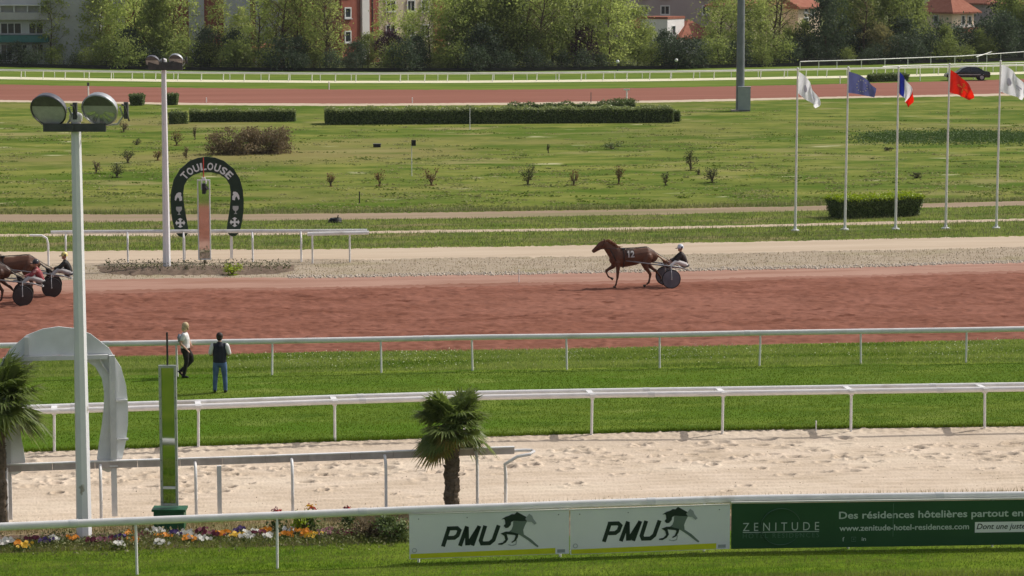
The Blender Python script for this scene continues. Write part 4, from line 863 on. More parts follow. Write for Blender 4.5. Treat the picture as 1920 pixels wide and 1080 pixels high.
def make_horse(label, coat, hair, loc, num=None):
    b = MB()
    ell(b, [(-.20, 0, 1.16, .09, .14), (-.12, 0, 1.16, .17, .25), (.08, 0, 1.16, .23, .345), (.40, 0, 1.15, .265, .355), (.75, 0, 1.185, .265, .325), (1.02, 0, 1.245, .26, .30), (1.28, 0, 1.265, .25, .295), (1.46, 0, 1.21, .21, .26), (1.60, 0, 1.14, .15, .20), (1.68, 0, 1.09, .07, .10)], 14)
    ell(b, [(.16, 0, 1.24, .17, .33), (-.02, 0, 1.37, .145, .285), (-.16, 0, 1.50, .12, .225), (-.30, 0, 1.63, .10, .175), (-.41, 0, 1.72, .085, .13)], 12)
    ell(b, [(-.33, 0, 1.78, .05, .07), (-.42, 0, 1.735, .095, .15), (-.55, 0, 1.655, .092, .15), (-.70, 0, 1.545, .068, .105), (-.82, 0, 1.455, .058, .085), (-.88, 0, 1.415, .045, .06)], 12)
    for sy in (-1, 1): b.tube([(-.40, sy * .055, 1.80), (-.405, sy * .07, 1.88), (-.42, sy * .065, 1.955)], [.035, .032, .006], n=6)
    limb(b, [(.10, -.13, 1.0, .135), (.11, -.15, .78, .085), (.10, -.15, .60, .064), (.09, -.15, .43, .052), (.06, -.15, .28, .034), (.035, -.15, .15, .042), (0, -.15, .09, .036)])
    limb(b, [(.02, .13, 1.0, .135), (-.02, .15, .82, .09), (-.16, .15, .74, .068), (-.30, .15, .655, .054), (-.27, .15, .53, .034), (-.20, .15, .41, .040), (-.13, .15, .375, .034)])
    limb(b, [(1.30, -.12, 1.20, .20), (1.16, -.15, .95, .15), (1.22, -.15, .78, .10), (1.31, -.15, .64, .068), (1.385, -.15, .53, .064), (1.37, -.15, .38, .042), (1.335, -.15, .20, .044), (1.25, -.15, .125, .038)])
    limb(b, [(1.34, .12, 1.18, .19), (1.32, .15, .95, .14), (1.44, .15, .80, .09), (1.56, .15, .70, .066), (1.66, .15, .625, .060), (1.77, .15, .50, .040), (1.86, .15, .385, .043), (1.88, .15, .32, .036)])
    h = remesh(b, 'trotting_horse', .022, coat, None, loc, YAW, it=3); tag(h, label, 'horse', 'trotters harnessed to sulkies')
    for c, d in (((-.02, -.15, .04), (-1, 0, -.35)), ((-.07, .15, .345), (1, 0, -.5)), ((1.17, -.15, .075), (-1, 0, -.3)), ((1.895, .15, .255), (.3, 0, -1))):
        b = MB(); d = np.array(d, float); d /= np.linalg.norm(d); c = np.array(c, float); b.tube([c - d * .045, c + d * .05], [.042, .056], n=9, upv=(0, 1, 0)); b.build('hoof', hoof_m, h, world=False, smooth=True)
    g = np.random.default_rng(3); b = MB()
    for k in range(70):
        u = g.uniform(0, 1); p = np.array([-.40 + .44 * u, g.uniform(-.03, .03), 1.84 - .32 * u]); L = g.uniform(.12, .30)
        b.tube([p, p + np.array([L * .6, g.uniform(-.08, .03), .05]), p + np.array([L * 1.2, g.uniform(-.12, .05), g.uniform(-.12, .05)])], [.02, .016, .003], n=4)
    b.build('mane', hair, h, world=False)
    b = MB()
    for k in range(26):
        e = np.array([g.uniform(2.0, 2.25), g.uniform(-.12, .12), g.uniform(.72, 1.0)])
        b.tube([(1.56, 0, 1.22), (1.72, e[1] * .4, 1.22), (1.90, e[1] * .8, 1.08), tuple(e)], [.03, .03, .022, .003], n=5)
    b.build('tail', hair, h, world=False)
    b = MB()
    def ring(x, zc, ry, rz_, tilt=0, r=.018): b.tube([(x + tilt * math.sin(q), ry * math.cos(q), zc + rz_ * math.sin(q)) for q in np.linspace(0, 2 * math.pi, 25)[:-1]], r, n=5, closed=True, upv=(1, 0, 0))
    ring(.33, 1.15, .275, .372); ring(-.66, 1.585, .078, .10, .05, .010); ring(-.46, 1.72, .098, .145, .10, .010); ring(-.05, 1.22, .215, .34, -.17, .018)
    b.tube([(.33, 0, 1.53), (.8, 0, 1.53), (1.2, 0, 1.575), (1.5, 0, 1.46)], .014, n=5)
    for sy in (-1, 1):
        b.tube([(-.74, sy * .07, 1.51), (-.2, sy * .16, 1.56), (.33, sy * .12, 1.53), (.9, sy * .10, 1.56), (1.3, sy * .12, 1.58), (1.8, sy * .12, 1.25), (2.18, sy * .12, 1.03)], .009, n=4)
    b.build('harness', leather, h, world=False)
    b = MB(); b.box((.33, 0, 1.525), (.13, .2, .05)); b.build('saddle_pad', leather, h, world=False)
    if num:
        vs = []; b = MB()
        for i in range(7):
            q = R(40 + i * 0 ) 
        N = 8; vs = []
        for i in range(N + 1):
            q = R(88 - 70 * i / N)
            for xx in (.44, .74): vs.append((xx, -.30 * math.cos(q) - .004, 1.17 + .375 * math.sin(q) - .02 * (xx - .44) / .3))
        b._add(vs, [(2 * i, 2 * i + 2, 2 * i + 3, 2 * i + 1) for i in range(N)]); b.build('saddle_cloth', num_cloth, h, world=False)
        b = MB(); text_fit(b, num[1], (.575, .73, 1.21, 1.46), (0, -.29, 0), (1, 0, 0), (0, .0, 1.0), .05, .035)
        for q0, q1 in ((1.21, 1.29), (1.29, 1.37), (1.37, 1.46)): b._add([(.485, 0, q0), (.535, 0, q0), (.535, 0, q1), (.485, 0, q1)], [(0, 1, 2, 3)])
        b._add([(.45, 0, 1.38), (.485, 0, 1.40), (.485, 0, 1.46)], [(0, 1, 2)])
        for i, (x, y, zz) in enumerate(b.v):
            q = math.asin(min(1, max(-1, (zz - 1.17) / .375))); b.v[i] = (x, -.30 * math.cos(q) - .014, zz)
        b.build('number', cloth_w, h, world=False)
    return h
shaft_m = mat('shaft_grey', (0.16, 0.16, 0.17), (0.24, 0.24, 0.25), 6, rough=0.4, metal=0.4)
tyre_m = mat('tyre', (0.015, 0.015, 0.016), (0.03, 0.03, 0.03), 10, rough=0.8)
disc_g = mat('wheel_disc_grey', (0.11, 0.115, 0.14), (0.16, 0.165, 0.195), 4, rough=0.35)
disc_d = mat('wheel_disc_dark', (0.035, 0.03, 0.03), (0.06, 0.05, 0.05), 4, rough=0.4)
def make_sulky(label, disc, loc):
    t = thing('sulky', label, 'sulky', loc, YAW, 'racing sulkies')
    for sy in (-1, 1):
        c = np.array([2.13, sy * .60, .37])
        b = MB(); b.tube([c + (.355 * math.cos(q), 0, .355 * math.sin(q)) for q in np.linspace(0, 2 * math.pi, 29)[:-1]], .022, n=6, closed=True, upv=(0, 1, 0)); wv = b.build('wheel', tyre_m, t, world=False, smooth=True)
        b = MB(); b.lathe([(0, .05), (.06, .045), (.30, .018), (.34, .012), (.34, -.012), (.30, -.018), (.06, -.045), (0, -.05)], c, (0, 1, 0), 28); b.build('disc', disc, wv, world=False)
        b = MB(); b.tube([c - (0, sy * .07, 0), c + (0, sy * .07, 0)], .03, n=8); b.build('hub', steel, wv, world=False)
        b = MB(); b.tube([(2.85, sy * .22, .66), (2.55, sy * .42, .80), (2.13, sy * .50, .86), (1.6, sy * .47, .92), (.9, sy * .42, 1.02), (.38, sy * .33, 1.08)], [.022, .024, .026, .026, .024, .018], n=7); b.build('shaft', shaft_m, t, world=False, smooth=True)
        b = MB()
        for yy in (.50, .70): b.tube([(2.13, sy * yy, .37), (2.12, sy * (yy - .02), .62), (2.13, sy * .52, .86)], .014, n=6)
        b.build('fork', steel, t, world=False)
        b = MB(); b.tube([(1.98, sy * .34, .80), (2.06, sy * .36, .74), (2.14, sy * .36, .80)], .016, n=6); b.tube([(2.06, sy * .36, .76), (2.13, sy * .5, .86)], .014, n=6); b.build('stirrup', steel, t, world=False)
    b = MB(); b.tube([(2.13, -.52, .86), (2.2, -.3, .76), (2.22, .3, .76), (2.13, .52, .86)], .022, n=7); b.tube([(2.85, -.22, .66), (2.88, 0, .65), (2.85, .22, .66)], .022, n=7)
    b.tube([(2.2, -.12, .76), (2.8, -.1, .72)], .02, n=6); b.tube([(2.2, .12, .76), (2.8, .1, .72)], .02, n=6); b.build('axle_frame', steel, t, world=False)
    b = MB(); b.tube([(2.60, 0, .765), (2.68, 0, .775), (2.80, 0, .78), (2.90, 0, .80), (2.96, 0, .86)], [(.10, .02), (.18, .035), (.20, .035), (.19, .03), (.15, .02)], n=10); b.build('seat', black, t, world=False, smooth=True)
    b = MB(); b.box((1.93, 0, .86), (.3, .75, .012), 0); b.build('mud_guard', disc, t, world=False)
    return t
def finger_set(mb, c, fwd, side, r=.009, curl=(0, 0, -1)):
    c, fwd, side, curl = [np.array(a, float) for a in (c, fwd, side, curl)]
    for k, L in enumerate((.065, .075, .07, .055)):
        p = c + side * (-.03 + .02 * k) + fwd * .045; q = p + fwd * L * .5; e = q + fwd * L * .25 + curl * L * .4
        mb.tube([p - fwd * .03, p, q, e], [r, r, r * .95, r * .8], n=6)
    p = c - side * .035; mb.tube([p, p - side * .02 + fwd * .03, p - side * .012 + fwd * .06 + curl * .012], [r * 1.1, r * 1.05, r * .85], n=6)
def hand(mb, c, fwd, side, curl=(0, 0, -1)):
    c = np.array(c, float); fwd = np.array(fwd, float); fwd /= np.linalg.norm(fwd); side = np.array(side, float); side -= fwd * side.dot(fwd); side /= np.linalg.norm(side)
    up = np.cross(fwd, side); mb.tube([c - fwd * .045, c, c + fwd * .045], [(.026, .02), (.042, .017), (.04, .014)], n=8, upv=tuple(up)); finger_set(mb, c, fwd, side, .009, curl)
def head(mb, c, f, s=1.0):
    """skull, jaw, nose, ears; f = unit facing in xy"""
    c = np.array(c, float); f = np.array([f[0], f[1], 0.0]); f /= np.linalg.norm(f); l = np.array([-f[1], f[0], 0])
    mb.ball(c + (0, 0, .02), (.088 * s, .088 * s, .112 * s), 14, 10); mb.ball(c + f * .035 - np.array([0, 0, .05]), (.062 * s, .062 * s, .075 * s), 12, 8)
    mb.tube([c + f * .085 + (0, 0, .02), c + f * .112 - np.array([0, 0, .018]), c + f * .09 - np.array([0, 0, .03])], [.010, .017, .012], n=6)
    mb.ball(c + f * .088 - np.array([0, 0, .062]), (.02, .02, .010), 8, 5); mb.ball(c + f * .075 - np.array([0, 0, .095]), .025, 8, 5)
    for sd in (-1, 1): mb.ball(c + l * sd * .088 - np.array([0, 0, .01]), (.018, .018, .032), 8, 5); mb.ball(c + l * sd * .035 + f * .068 + (0, 0, .03), (.02, .02, .008), 8, 5)
skin_m = mat('skin', (0.42, 0.24, 0.16), (0.52, 0.31, 0.22), 9, rough=0.55, coord='obj')
eye_m = mat('eyes', (0.02, 0.015, 0.012), (0.04, 0.03, 0.025), 9, rough=0.2)
lip_m = mat('lips', (0.34, 0.12, 0.10), (0.40, 0.15, 0.12), 9, rough=0.5)
def face_bits(p, c, f):
    c = np.array(c, float); f = np.array([f[0], f[1], 0.0]); f /= np.linalg.norm(f); l = np.array([-f[1], f[0], 0]); 
    for sd in (-1, 1):
        b = MB(); b.ball(c + l * sd * .033 + f * .086 + (0, 0, .012), (.012, .012, .007), 8, 5); b.build('eye', eye_m, p, world=False)
    b = MB(); b.ball(c + f * .099 - np.array([0, 0, .062]), (.016, .016, .006), 8, 5); b.build('mouth', lip_m, p, world=False)
def make_driver(label, loc, jacket, trou, helm, cap2):
    # hips, shoulders etc. in the rig's own frame, facing -x
    hip, ch, sh, nk, hd = (2.78, 0, .87), (2.70, 0, 1.10), (2.63, 0, 1.27), (2.63, 0, 1.36), (2.62, 0, 1.50)
    b = MB(); ell(b, [(2.80, 0, .84, .13, .11), (2.78, 0, .95, .14, .11), (2.71, 0, 1.12, .16, .115), (2.645, 0, 1.26, .15, .10), (2.63, 0, 1.33, .07, .06)], up=(1, 0, 0))
    limb(b, [(2.63, 0, 1.32, .055), (2.62, 0, 1.42, .05)]); head(b, hd, (-1, -.0))
    for sy in (-1, 1):
        limb(b, [(2.63, sy * .17, 1.26, .062), (2.46, sy * .24, 1.10, .046), (2.40, sy * .23, 1.065, .042), (2.22, sy * .13, 1.03, .030)]); hand(b, (2.17, sy * .12, 1.03), (-1, 0, 0), (0, sy * -1, .2), (.3, 0, -1))
        limb(b, [(2.76, sy * .09, .87, .098), (2.50, sy * .20, .97, .078), (2.36, sy * .26, .985, .062), (2.20, sy * .31, .87, .054), (2.08, sy * .34, .80, .036), (1.98, sy * .34, .84, .036)])
    p = remesh(b, 'person', .0125, skin_m, None, loc, YAW, it=2); tag(p, label, 'person', 'sulky drivers')
    face_bits(p, hd, (-1, 0))
    b = MB(); ell(b, [(2.80, 0, .86, .155, .13), (2.78, 0, .96, .165, .13), (2.715, 0, 1.12, .185, .14), (2.65, 0, 1.26, .175, .12), (2.635, 0, 1.33, .085, .075), (2.63, 0, 1.37, .066, .062)], up=(1, 0, 0))
    for sy in (-1, 1): limb(b, [(2.635, sy * .165, 1.255, .082), (2.46, sy * .24, 1.10, .064), (2.40, sy * .23, 1.065, .058), (2.25, sy * .14, 1.035, .043)])
    remesh(b, 'jacket', .014, jacket, p, it=2)
    b = MB(); b.ball((2.79, 0, .86), (.15, .17, .10), 12, 8)
    for sy in (-1, 1): limb(b, [(2.77, sy * .09, .875, .115), (2.50, sy * .20, .975, .092), (2.36, sy * .26, .99, .074), (2.20, sy * .31, .875, .062), (2.10, sy * .335, .82, .046)])
    remesh(b, 'trousers', .014, trou, p, it=2)
    for sy in (-1, 1):
        b = MB(); b.tube([(2.15, sy * .335, .82), (2.07, sy * .34, .79), (1.99, sy * .34, .83), (1.93, sy * .34, .90)], [.052, .05, .045, .03], n=9); b.build('boot', leather, p, world=False, smooth=True)
    b = MB(); c = np.array(hd) + (0, 0, .035); b.lathe([(.125, -.035), (.128, .0), (.118, .055), (.085, .105), (.04, .13), (0, .135)], c, (0, 0, 1), 16); hm = b.build('helmet', helm, p, world=False, smooth=True)
    b = MB(); b.tube([c + (-.10, -.05, -.02), c + (-.19, 0, -.035), c + (-.10, .05, -.02)], [.012, .016, .012], n=6); b.tube([c + (.02, -.126, -.03), c + (.03, -.13, .02), c + (.06, -.118, .04)], [.03, .035, .02], n=6); b.build('visor', cap2, hm, world=False)
    return p
jk_dark = mat('jacket_dark', (0.025, 0.018, 0.018), (0.05, 0.035, 0.032), 5, rough=0.7, coord='obj'); tr_white = mat('trousers_white', (0.62, 0.58, 0.56), (0.74, 0.71, 0.69), 6, rough=0.8, coord='obj')
jk_red = mat('jacket_crimson', (0.20, 0.03, 0.04), (0.34, 0.07, 0.08), 5, rough=0.7, coord='obj', big=[(7, (0.55, 0.30, 0.26), .58, .66)]); tr_grey = mat('trousers_grey', (0.30, 0.29, 0.29), (0.52, 0.50, 0.49), 6, rough=0.8, coord='obj')
jk_blk = mat('jacket_black', (0.014, 0.014, 0.014), (0.035, 0.033, 0.03), 5, rough=0.7, coord='obj')
hm_wh = mat('helmet_white', (0.55, 0.58, 0.65), (0.72, 0.75, 0.8), 9, rough=0.25, coord='obj'); hm_dk = mat('helmet_dark', (0.03, 0.03, 0.035), (0.06, 0.055, 0.055), 9, rough=0.25); hm_ye = mat('helmet_yellow', (0.70, 0.58, 0.16), (0.80, 0.70, 0.28), 9, rough=0.3)
navy_m = mat('visor_navy', (0.015, 0.018, 0.04), (0.03, 0.03, 0.06), 9, rough=0.3)
o = gp(1152, 539.5)
make_horse('chestnut trotter with number 12 pulling a sulky alone on the red track', coat_ch, hair_ch, o, '12')
make_sulky('grey-wheeled sulky behind the lone chestnut trotter', disc_g, o)
make_driver('driver in dark jacket, white trousers and white helmet behind the chestnut trotter', o, jk_dark, tr_white, hm_wh, navy_m)
o = gp(-66, 572)
make_horse('dark bay trotter cut off by the left edge, nearer of the two', coat_bay, hair_dk, o)
make_sulky('dark-wheeled sulky nearest the left edge of the picture', disc_d, o)
make_driver('driver in crimson jacket and dark helmet at the left edge', o, jk_red, tr_grey, hm_dk, navy_m)
o = gp(-9, 556)
make_horse('brown trotter at the left edge, half hidden behind the crimson driver', coat_ch, hair_dk, o)
make_sulky('dark-wheeled sulky just left of the foreground lamp post', disc_d, o)
make_driver('driver in black jacket and yellow helmet just left of the foreground lamp post', o, jk_blk, tr_grey, hm_ye, navy_m)

# ------------------------------------------------------------------ two people on the turf
hair_bl = mat('hair_blonde', (0.42, 0.30, 0.16), (0.62, 0.48, 0.30), 40, rough=0.6, coord='obj'); hair_br = mat('hair_dark', (0.02, 0.012, 0.010), (0.045, 0.028, 0.022), 40, rough=0.6, coord='obj')
shirt_w = mat('shirt_white', (0.66, 0.64, 0.64), (0.78, 0.76, 0.76), 7, rough=0.8, coord='obj'); vest_n = mat('vest_navy', (0.012, 0.014, 0.024), (0.026, 0.028, 0.042), 6, rough=0.75, coord='obj')
jean_m = mat('blue_jeans', (0.055, 0.10, 0.21), (0.10, 0.17, 0.32), 7, rough=0.85, coord='obj'); trou_b = mat('trousers_black', (0.012, 0.011, 0.011), (0.028, 0.025, 0.024), 6, rough=0.8, coord='obj')
shoe_m = mat('shoes_dark', (0.015, 0.014, 0.014), (0.03, 0.03, 0.03), 6, rough=0.6); bag_m = mat('shoulder_bag', (0.20, 0.22, 0.25), (0.30, 0.32, 0.35), 6, rough=0.7)
# man, seen from behind, hands in front
o = gp(413, 736)
b = MB(); ell(b, [(0, 0, .90, .16, .12), (0, 0, 1.05, .15, .11), (0, .01, 1.25, .18, .12), (0, 0, 1.40, .17, .10), (0, 0, 1.47, .07, .06)], up=(0, 1, 0)) ; limb(b, [(0, 0, 1.46, .058), (0, .01, 1.55, .055)])
hd = (.0, .03, 1.655); head(b, hd, (-.15, 1))
for sx in (-1, 1):
    limb(b, [(sx * .20, 0, 1.40, .06), (sx * .285, .02, 1.15, .047), (sx * .27, .06, 1.12, .043), (sx * .13, .25, 1.13, .03)]); hand(b, (sx * .085, .29, 1.14), (-sx * .9, .4, .1), (0, .2, 1), (0, -.6, 0))
    limb(b, [(sx * .09, 0, .90, .10), (sx * .12, 0, .70, .082), (sx * .135, .02, .49, .058), (sx * .15, .0, .35, .058), (sx * .155, -.01, .09, .038)])
    limb(b, [(sx * .155, -.02, .05, .04), (sx * .165, .10, .035, .032)])
man = remesh(b, 'person', .010, skin_m, None, o, 0.0, it=2); tag(man, 'man in navy vest and blue jeans seen from behind on the turf', 'person')
face_bits(man, hd, (-.15, 1))
b = MB(); ell(b, [(0, 0, .90, .205, .15), (0, 0, 1.05, .20, .15), (0, .01, 1.25, .215, .155), (0, 0, 1.40, .195, .13), (0, 0, 1.465, .10, .085), (0, .01, 1.51, .08, .075)], up=(0, 1, 0)); b.ball((-.15, 0, 1.40), .085); b.ball((.15, 0, 1.40), .085); remesh(b, 'vest', .014, vest_n, man, it=2)
b = MB()
for sx in (-1, 1): limb(b, [(sx * .205, 0, 1.395, .082), (sx * .25, .01, 1.26, .074), (sx * .275, .015, 1.18, .066)])
remesh(b, 'shirt_sleeves', .012, shirt_w, man, it=1)
b = MB(); ell(b, [(0, 0, .98, .175, .135), (0, 0, .88, .185, .14), (0, 0, .80, .16, .12)], up=(0, 1, 0))
for sx in (-1, 1): limb(b, [(sx * .09, 0, .90, .115), (sx * .12, 0, .70, .098), (sx * .135, .02, .49, .076), (sx * .15, .0, .30, .07), (sx * .155, -.01, .08, .06)])
remesh(b, 'jeans', .014, jean_m, man, it=2)
for sx in (-1, 1):
    b = MB(); b.tube([(sx * .155, -.075, .05), (sx * .157, 0, .05), (sx * .165, .09, .04), (sx * .17, .16, .035)], [(.035, .045), (.045, .05), (.045, .038), (.03, .025)], n=10); b.build('shoe', shoe_m, man, world=False, smooth=True)
b = MB(); b.ball((hd[0], hd[1] - .016, hd[2] + .035), (.103, .104, .108), 14, 9); b.ball((hd[0], hd[1] - .045, hd[2] - .03), (.088, .07, .08), 12, 8); remesh(b, 'hair', .012, hair_br, man, it=1)
# woman in stride, heading right
o = gp(347, 708)
b = MB(); ell(b, [(.02, 0, .88, .12, .15), (.02, 0, 1.02, .10, .125), (.02, 0, 1.20, .11, .15), (.01, 0, 1.33, .09, .14), (.01, 0, 1.40, .055, .06)], up=(0, 1, 0)); limb(b, [(.01, 0, 1.39, .05), (.03, 0, 1.48, .047)])
hd = (.05, -.0, 1.575); head(b, hd, (1, .45), .96)
limb(b, [(.0, -.16, 1.33, .052), (-.10, -.20, 1.10, .042), (-.08, -.205, 1.06, .04), (.08, -.20, .90, .027)]); hand(b, (.12, -.20, .865), (.75, 0, -.65), (0, 1, 0), (-.4, 0, -.6))
limb(b, [(.02, .16, 1.33, .052), (.11, .20, 1.12, .042), (.12, .19, 1.07, .04), (.20, .06, .99, .027)]); hand(b, (.22, .01, .975), (.4, -.9, -.2), (0, 0, 1), (-.6, -.2, 0))
limb(b, [(.02, -.08, .88, .10), (.06, -.09, .65, .08), (.06, -.09, .48, .055), (.02, -.09, .33, .055), (-.03, -.09, .09, .036)]); limb(b, [(-.04, -.09, .05, .038), (.08, -.095, .03, .03)])
limb(b, [(.02, .08, .88, .10), (.16, .09, .68, .08), (.20, .09, .52, .055), (.05, .09, .36, .053), (-.13, .09, .20, .036)]); limb(b, [(-.16, .09, .17, .036), (-.10, .09, .07, .03)])
wo = remesh(b, 'person', .010, skin_m, None, o, 0.0, it=2); tag(wo, 'blonde woman in white top and black trousers walking behind the mirror frame', 'person')
face_bits(wo, hd, (1, .45))
b = MB(); ell(b, [(.02, 0, .92, .15, .18), (.02, 0, 1.05, .135, .16), (.02, 0, 1.20, .14, .18), (.01, 0, 1.33, .115, .165), (.01, 0, 1.40, .07, .075)], up=(0, 1, 0))
limb(b, [(.0, -.155, 1.33, .07), (-.06, -.185, 1.20, .06)]); limb(b, [(.02, .155, 1.33, .07), (.07, .185, 1.21, .06)]); remesh(b, 'blouse', .013, shirt_w, wo, it=2)
b = MB(); ell(b, [(.02, 0, .96, .13, .155), (.02, 0, .86, .145, .17), (.03, 0, .78, .13, .15)], up=(0, 1, 0))
limb(b, [(.02, -.08, .88, .115), (.06, -.09, .65, .094), (.06, -.09, .48, .07), (.02, -.09, .33, .066), (-.03, -.09, .08, .055)]); limb(b, [(.02, .08, .88, .115), (.16, .09, .68, .094), (.20, .09, .52, .07), (.05, .09, .36, .066), (-.12, .09, .21, .052)]); remesh(b, 'trousers', .013, trou_b, wo, it=2)
b = MB(); b.tube([(-.09, -.09, .05), (-.02, -.09, .05), (.07, -.095, .035), (.12, -.097, .03)], [(.032, .045), (.04, .045), (.038, .032), (.025, .022)], n=10); b.build('shoe', shoe_m, wo, world=False, smooth=True)
b = MB(); b.tube([(-.20, .09, .21), (-.16, .09, .15), (-.11, .09, .075), (-.08, .09, .03)], [(.032, .045), (.04, .045), (.038, .032), (.025, .022)], n=10); b.build('shoe', shoe_m, wo, world=False, smooth=True)
b = MB(); b.ball((hd[0] - .015, hd[1] - .01, hd[2] + .035), (.108, .108, .112), 14, 9); b.ball((hd[0] - .05, hd[1] - .03, hd[2] - .05), (.085, .095, .115), 12, 8); b.ball((hd[0] - .03, hd[1] - .075, hd[2] - .03), (.06, .04, .09), 10, 7); remesh(b, 'hair', .012, hair_bl, wo, it=1)
b = MB(); b.tube([(-.12, -.10, 1.36), (-.14, -.12, 1.25), (-.13, -.10, 1.14)], [(.05, .10), (.07, .13), (.05, .11)], n=10, upv=(0, 1, 0)); sb = b.build('shoulder_bag', bag_m, None, world=False, smooth=True, loc=o); tag(sb, 'small grey bag on the back of the blonde woman', 'bag')
# ------------------------------------------------------------------ palms
palm_leaf = mat('palm_leaf', (0.095, 0.140, 0.030), (0.205, 0.255, 0.075), 6, rough=0.42, spec=0.4, trans=0.42)
palm_dry = mat('palm_leaf_yellow', (0.22, 0.17, 0.04), (0.34, 0.28, 0.08), 6, rough=0.6, trans=0.2)
palm_trunk = mat('palm_trunk', (0.070, 0.055, 0.040), (0.20, 0.16, 0.12), 9, rough=0.95, bump=0.04, bscale=14)
def palm(label, px, py, H, crown_r, nleaf, seed, tr=.13):
    g = np.random.default_rng(seed); o = gp(px, py); t = thing('fan_palm', label, 'palm', o)
    b = MB(); zs = np.linspace(-.1, H, 26); b.tube([o + (0.02 * math.sin(k), 0, zz) for k, zz in enumerate(zs)], [tr * (1.0 + .12 * (k % 2)) * (1 + .45 * max(0, (zz - H * .66) / (H * .34))) for k, zz in enumerate(zs)], n=11, upv=(0, 1, 0)); b.build('trunk', palm_trunk, t)
    b = MB()
    for k in range(160):
        a = g.uniform(0, 6.28); zz = g.uniform(.05, H); r = tr * (1.05 + .45 * max(0, (zz - H * .66) / (H * .34))); d = np.array([math.cos(a), math.sin(a), 0])
        b.tube([o + d * r * .9 + (0, 0, zz), o + d * (r + .03) + (0, 0, zz + g.uniform(.0, .07))], [.02, .004], n=4)
    tag(b.build('trunk_fibre', palm_trunk, t), kind='stuff')
    c = o + np.array([0, 0, H])
    for k in range(nleaf):
        az = k * 2.39996 + g.uniform(-.2, .2); el = R(-44 + 116 * ((k * .754878 + .1) % 1.0)); L = crown_r * g.uniform(.30, .52); 
        d = np.array([math.cos(az) * math.cos(el), math.sin(az) * math.cos(el), math.sin(el)]); pet = c + d * L
        b = MB(); b.tube([c - (0, 0, .05), c + d * L * .5 + (0, 0, .02), pet], [.016, .011, .008], n=5)
        # fan of narrow segments
        sidev = np.cross(d, (0, 0, 1.0)); sidev /= np.linalg.norm(sidev) + 1e-6; upn = np.cross(sidev, d); R0 = crown_r * g.uniform(.48, .62)
        for q in np.linspace(-1.75, 1.75, 26):
            e = d * math.cos(q) + sidev * math.sin(q); e = e + upn * .18 * abs(math.sin(q)); e /= np.linalg.norm(e)
            LL = R0 * (1 - .22 * abs(q) / 1.75) * g.uniform(.9, 1.08); sw = np.cross(e, upn); sw /= np.linalg.norm(sw); w0 = LL * .055
            m1 = pet + e * LL * .55; tip = pet + e * LL + np.array([0, 0, -LL * g.uniform(.12, .38)])
            b._add([pet, m1 - sw * w0 + upn * .008, m1 + upn * -.004, m1 + sw * w0 + upn * .008, tip], [(0, 1, 2), (0, 2, 3), (1, 4, 2), (2, 4, 3)])
        b.build('fan_leaf', palm_dry if (g.random() < .10 and el < 0) else palm_leaf, t)
    return t
palm('fan palm with a shaggy trunk standing beside the sand, in front of the double rail', 847, 950, 1.86, 1.20, 56, 4, .165)
palm('fan palm cut off by the left edge of the picture', -2, 982, 2.75, 1.5, 52, 9, .18)

# ------------------------------------------------------------------ flowers
leaf_g = mat('pansy_leaf', (0.04, 0.075, 0.018), (0.10, 0.15, 0.04), 12, rough=0.6, trans=0.2)
FC = {'white': (0.75, 0.73, 0.66), 'orange': (0.78, 0.30, 0.03), 'yellow': (0.80, 0.50, 0.05), 'purple': (0.075, 0.04, 0.16), 'maroon': (0.16, 0.03, 0.05), 'pink': (0.42, 0.20, 0.22), 'red': (0.62, 0.05, 0.04)}
FM = {k: mat('petal_' + k, tuple(c * .85 for c in v), v, 20, rough=0.6, trans=0.25) for k, v in FC.items()}
pans = [(4, 1018, 'white'), (16, 1016, 'white'), (36, 1021, 'orange'), (48, 1024, 'yellow'), (62, 1012, 'maroon'), (86, 1014, 'purple'), (104, 1012, 'white'), (138, 1010, 'orange'), (170, 1015, 'maroon'), (190, 1014, 'pink'), (214, 1014, 'maroon'), (221, 1008, 'purple'), (223, 1021, 'white'), (242, 1002, 'orange'), (252, 1014, 'orange'), (270, 1003, 'maroon'),
        (290, 999, 'white'), (300, 996, 'white'), (308, 1005, 'orange'), (302, 1017, 'white'), (328, 1001, 'purple'), (350, 1000, 'white'), (352, 1011, 'orange'), (376, 995, 'maroon'), (373, 1010, 'white'), (400, 1002, 'maroon'), (420, 1001, 'orange'), (450, 994, 'purple'), (443, 1005, 'yellow'), (462, 1007, 'white'), (475, 999, 'white'), (487, 1001, 'maroon'), (497, 995, 'orange'), (506, 1005, 'white'),
        (533, 1003, 'orange'), (540, 994, 'white'), (566, 996, 'orange'), (574, 1003, 'orange'), (584, 1004, 'yellow'), (612, 1001, 'pink'), (618, 995, 'pink'), (642, 1001, 'maroon'), (664, 998, 'maroon'), (690, 996, 'maroon'), (710, 994, 'purple')]
cnt = {}
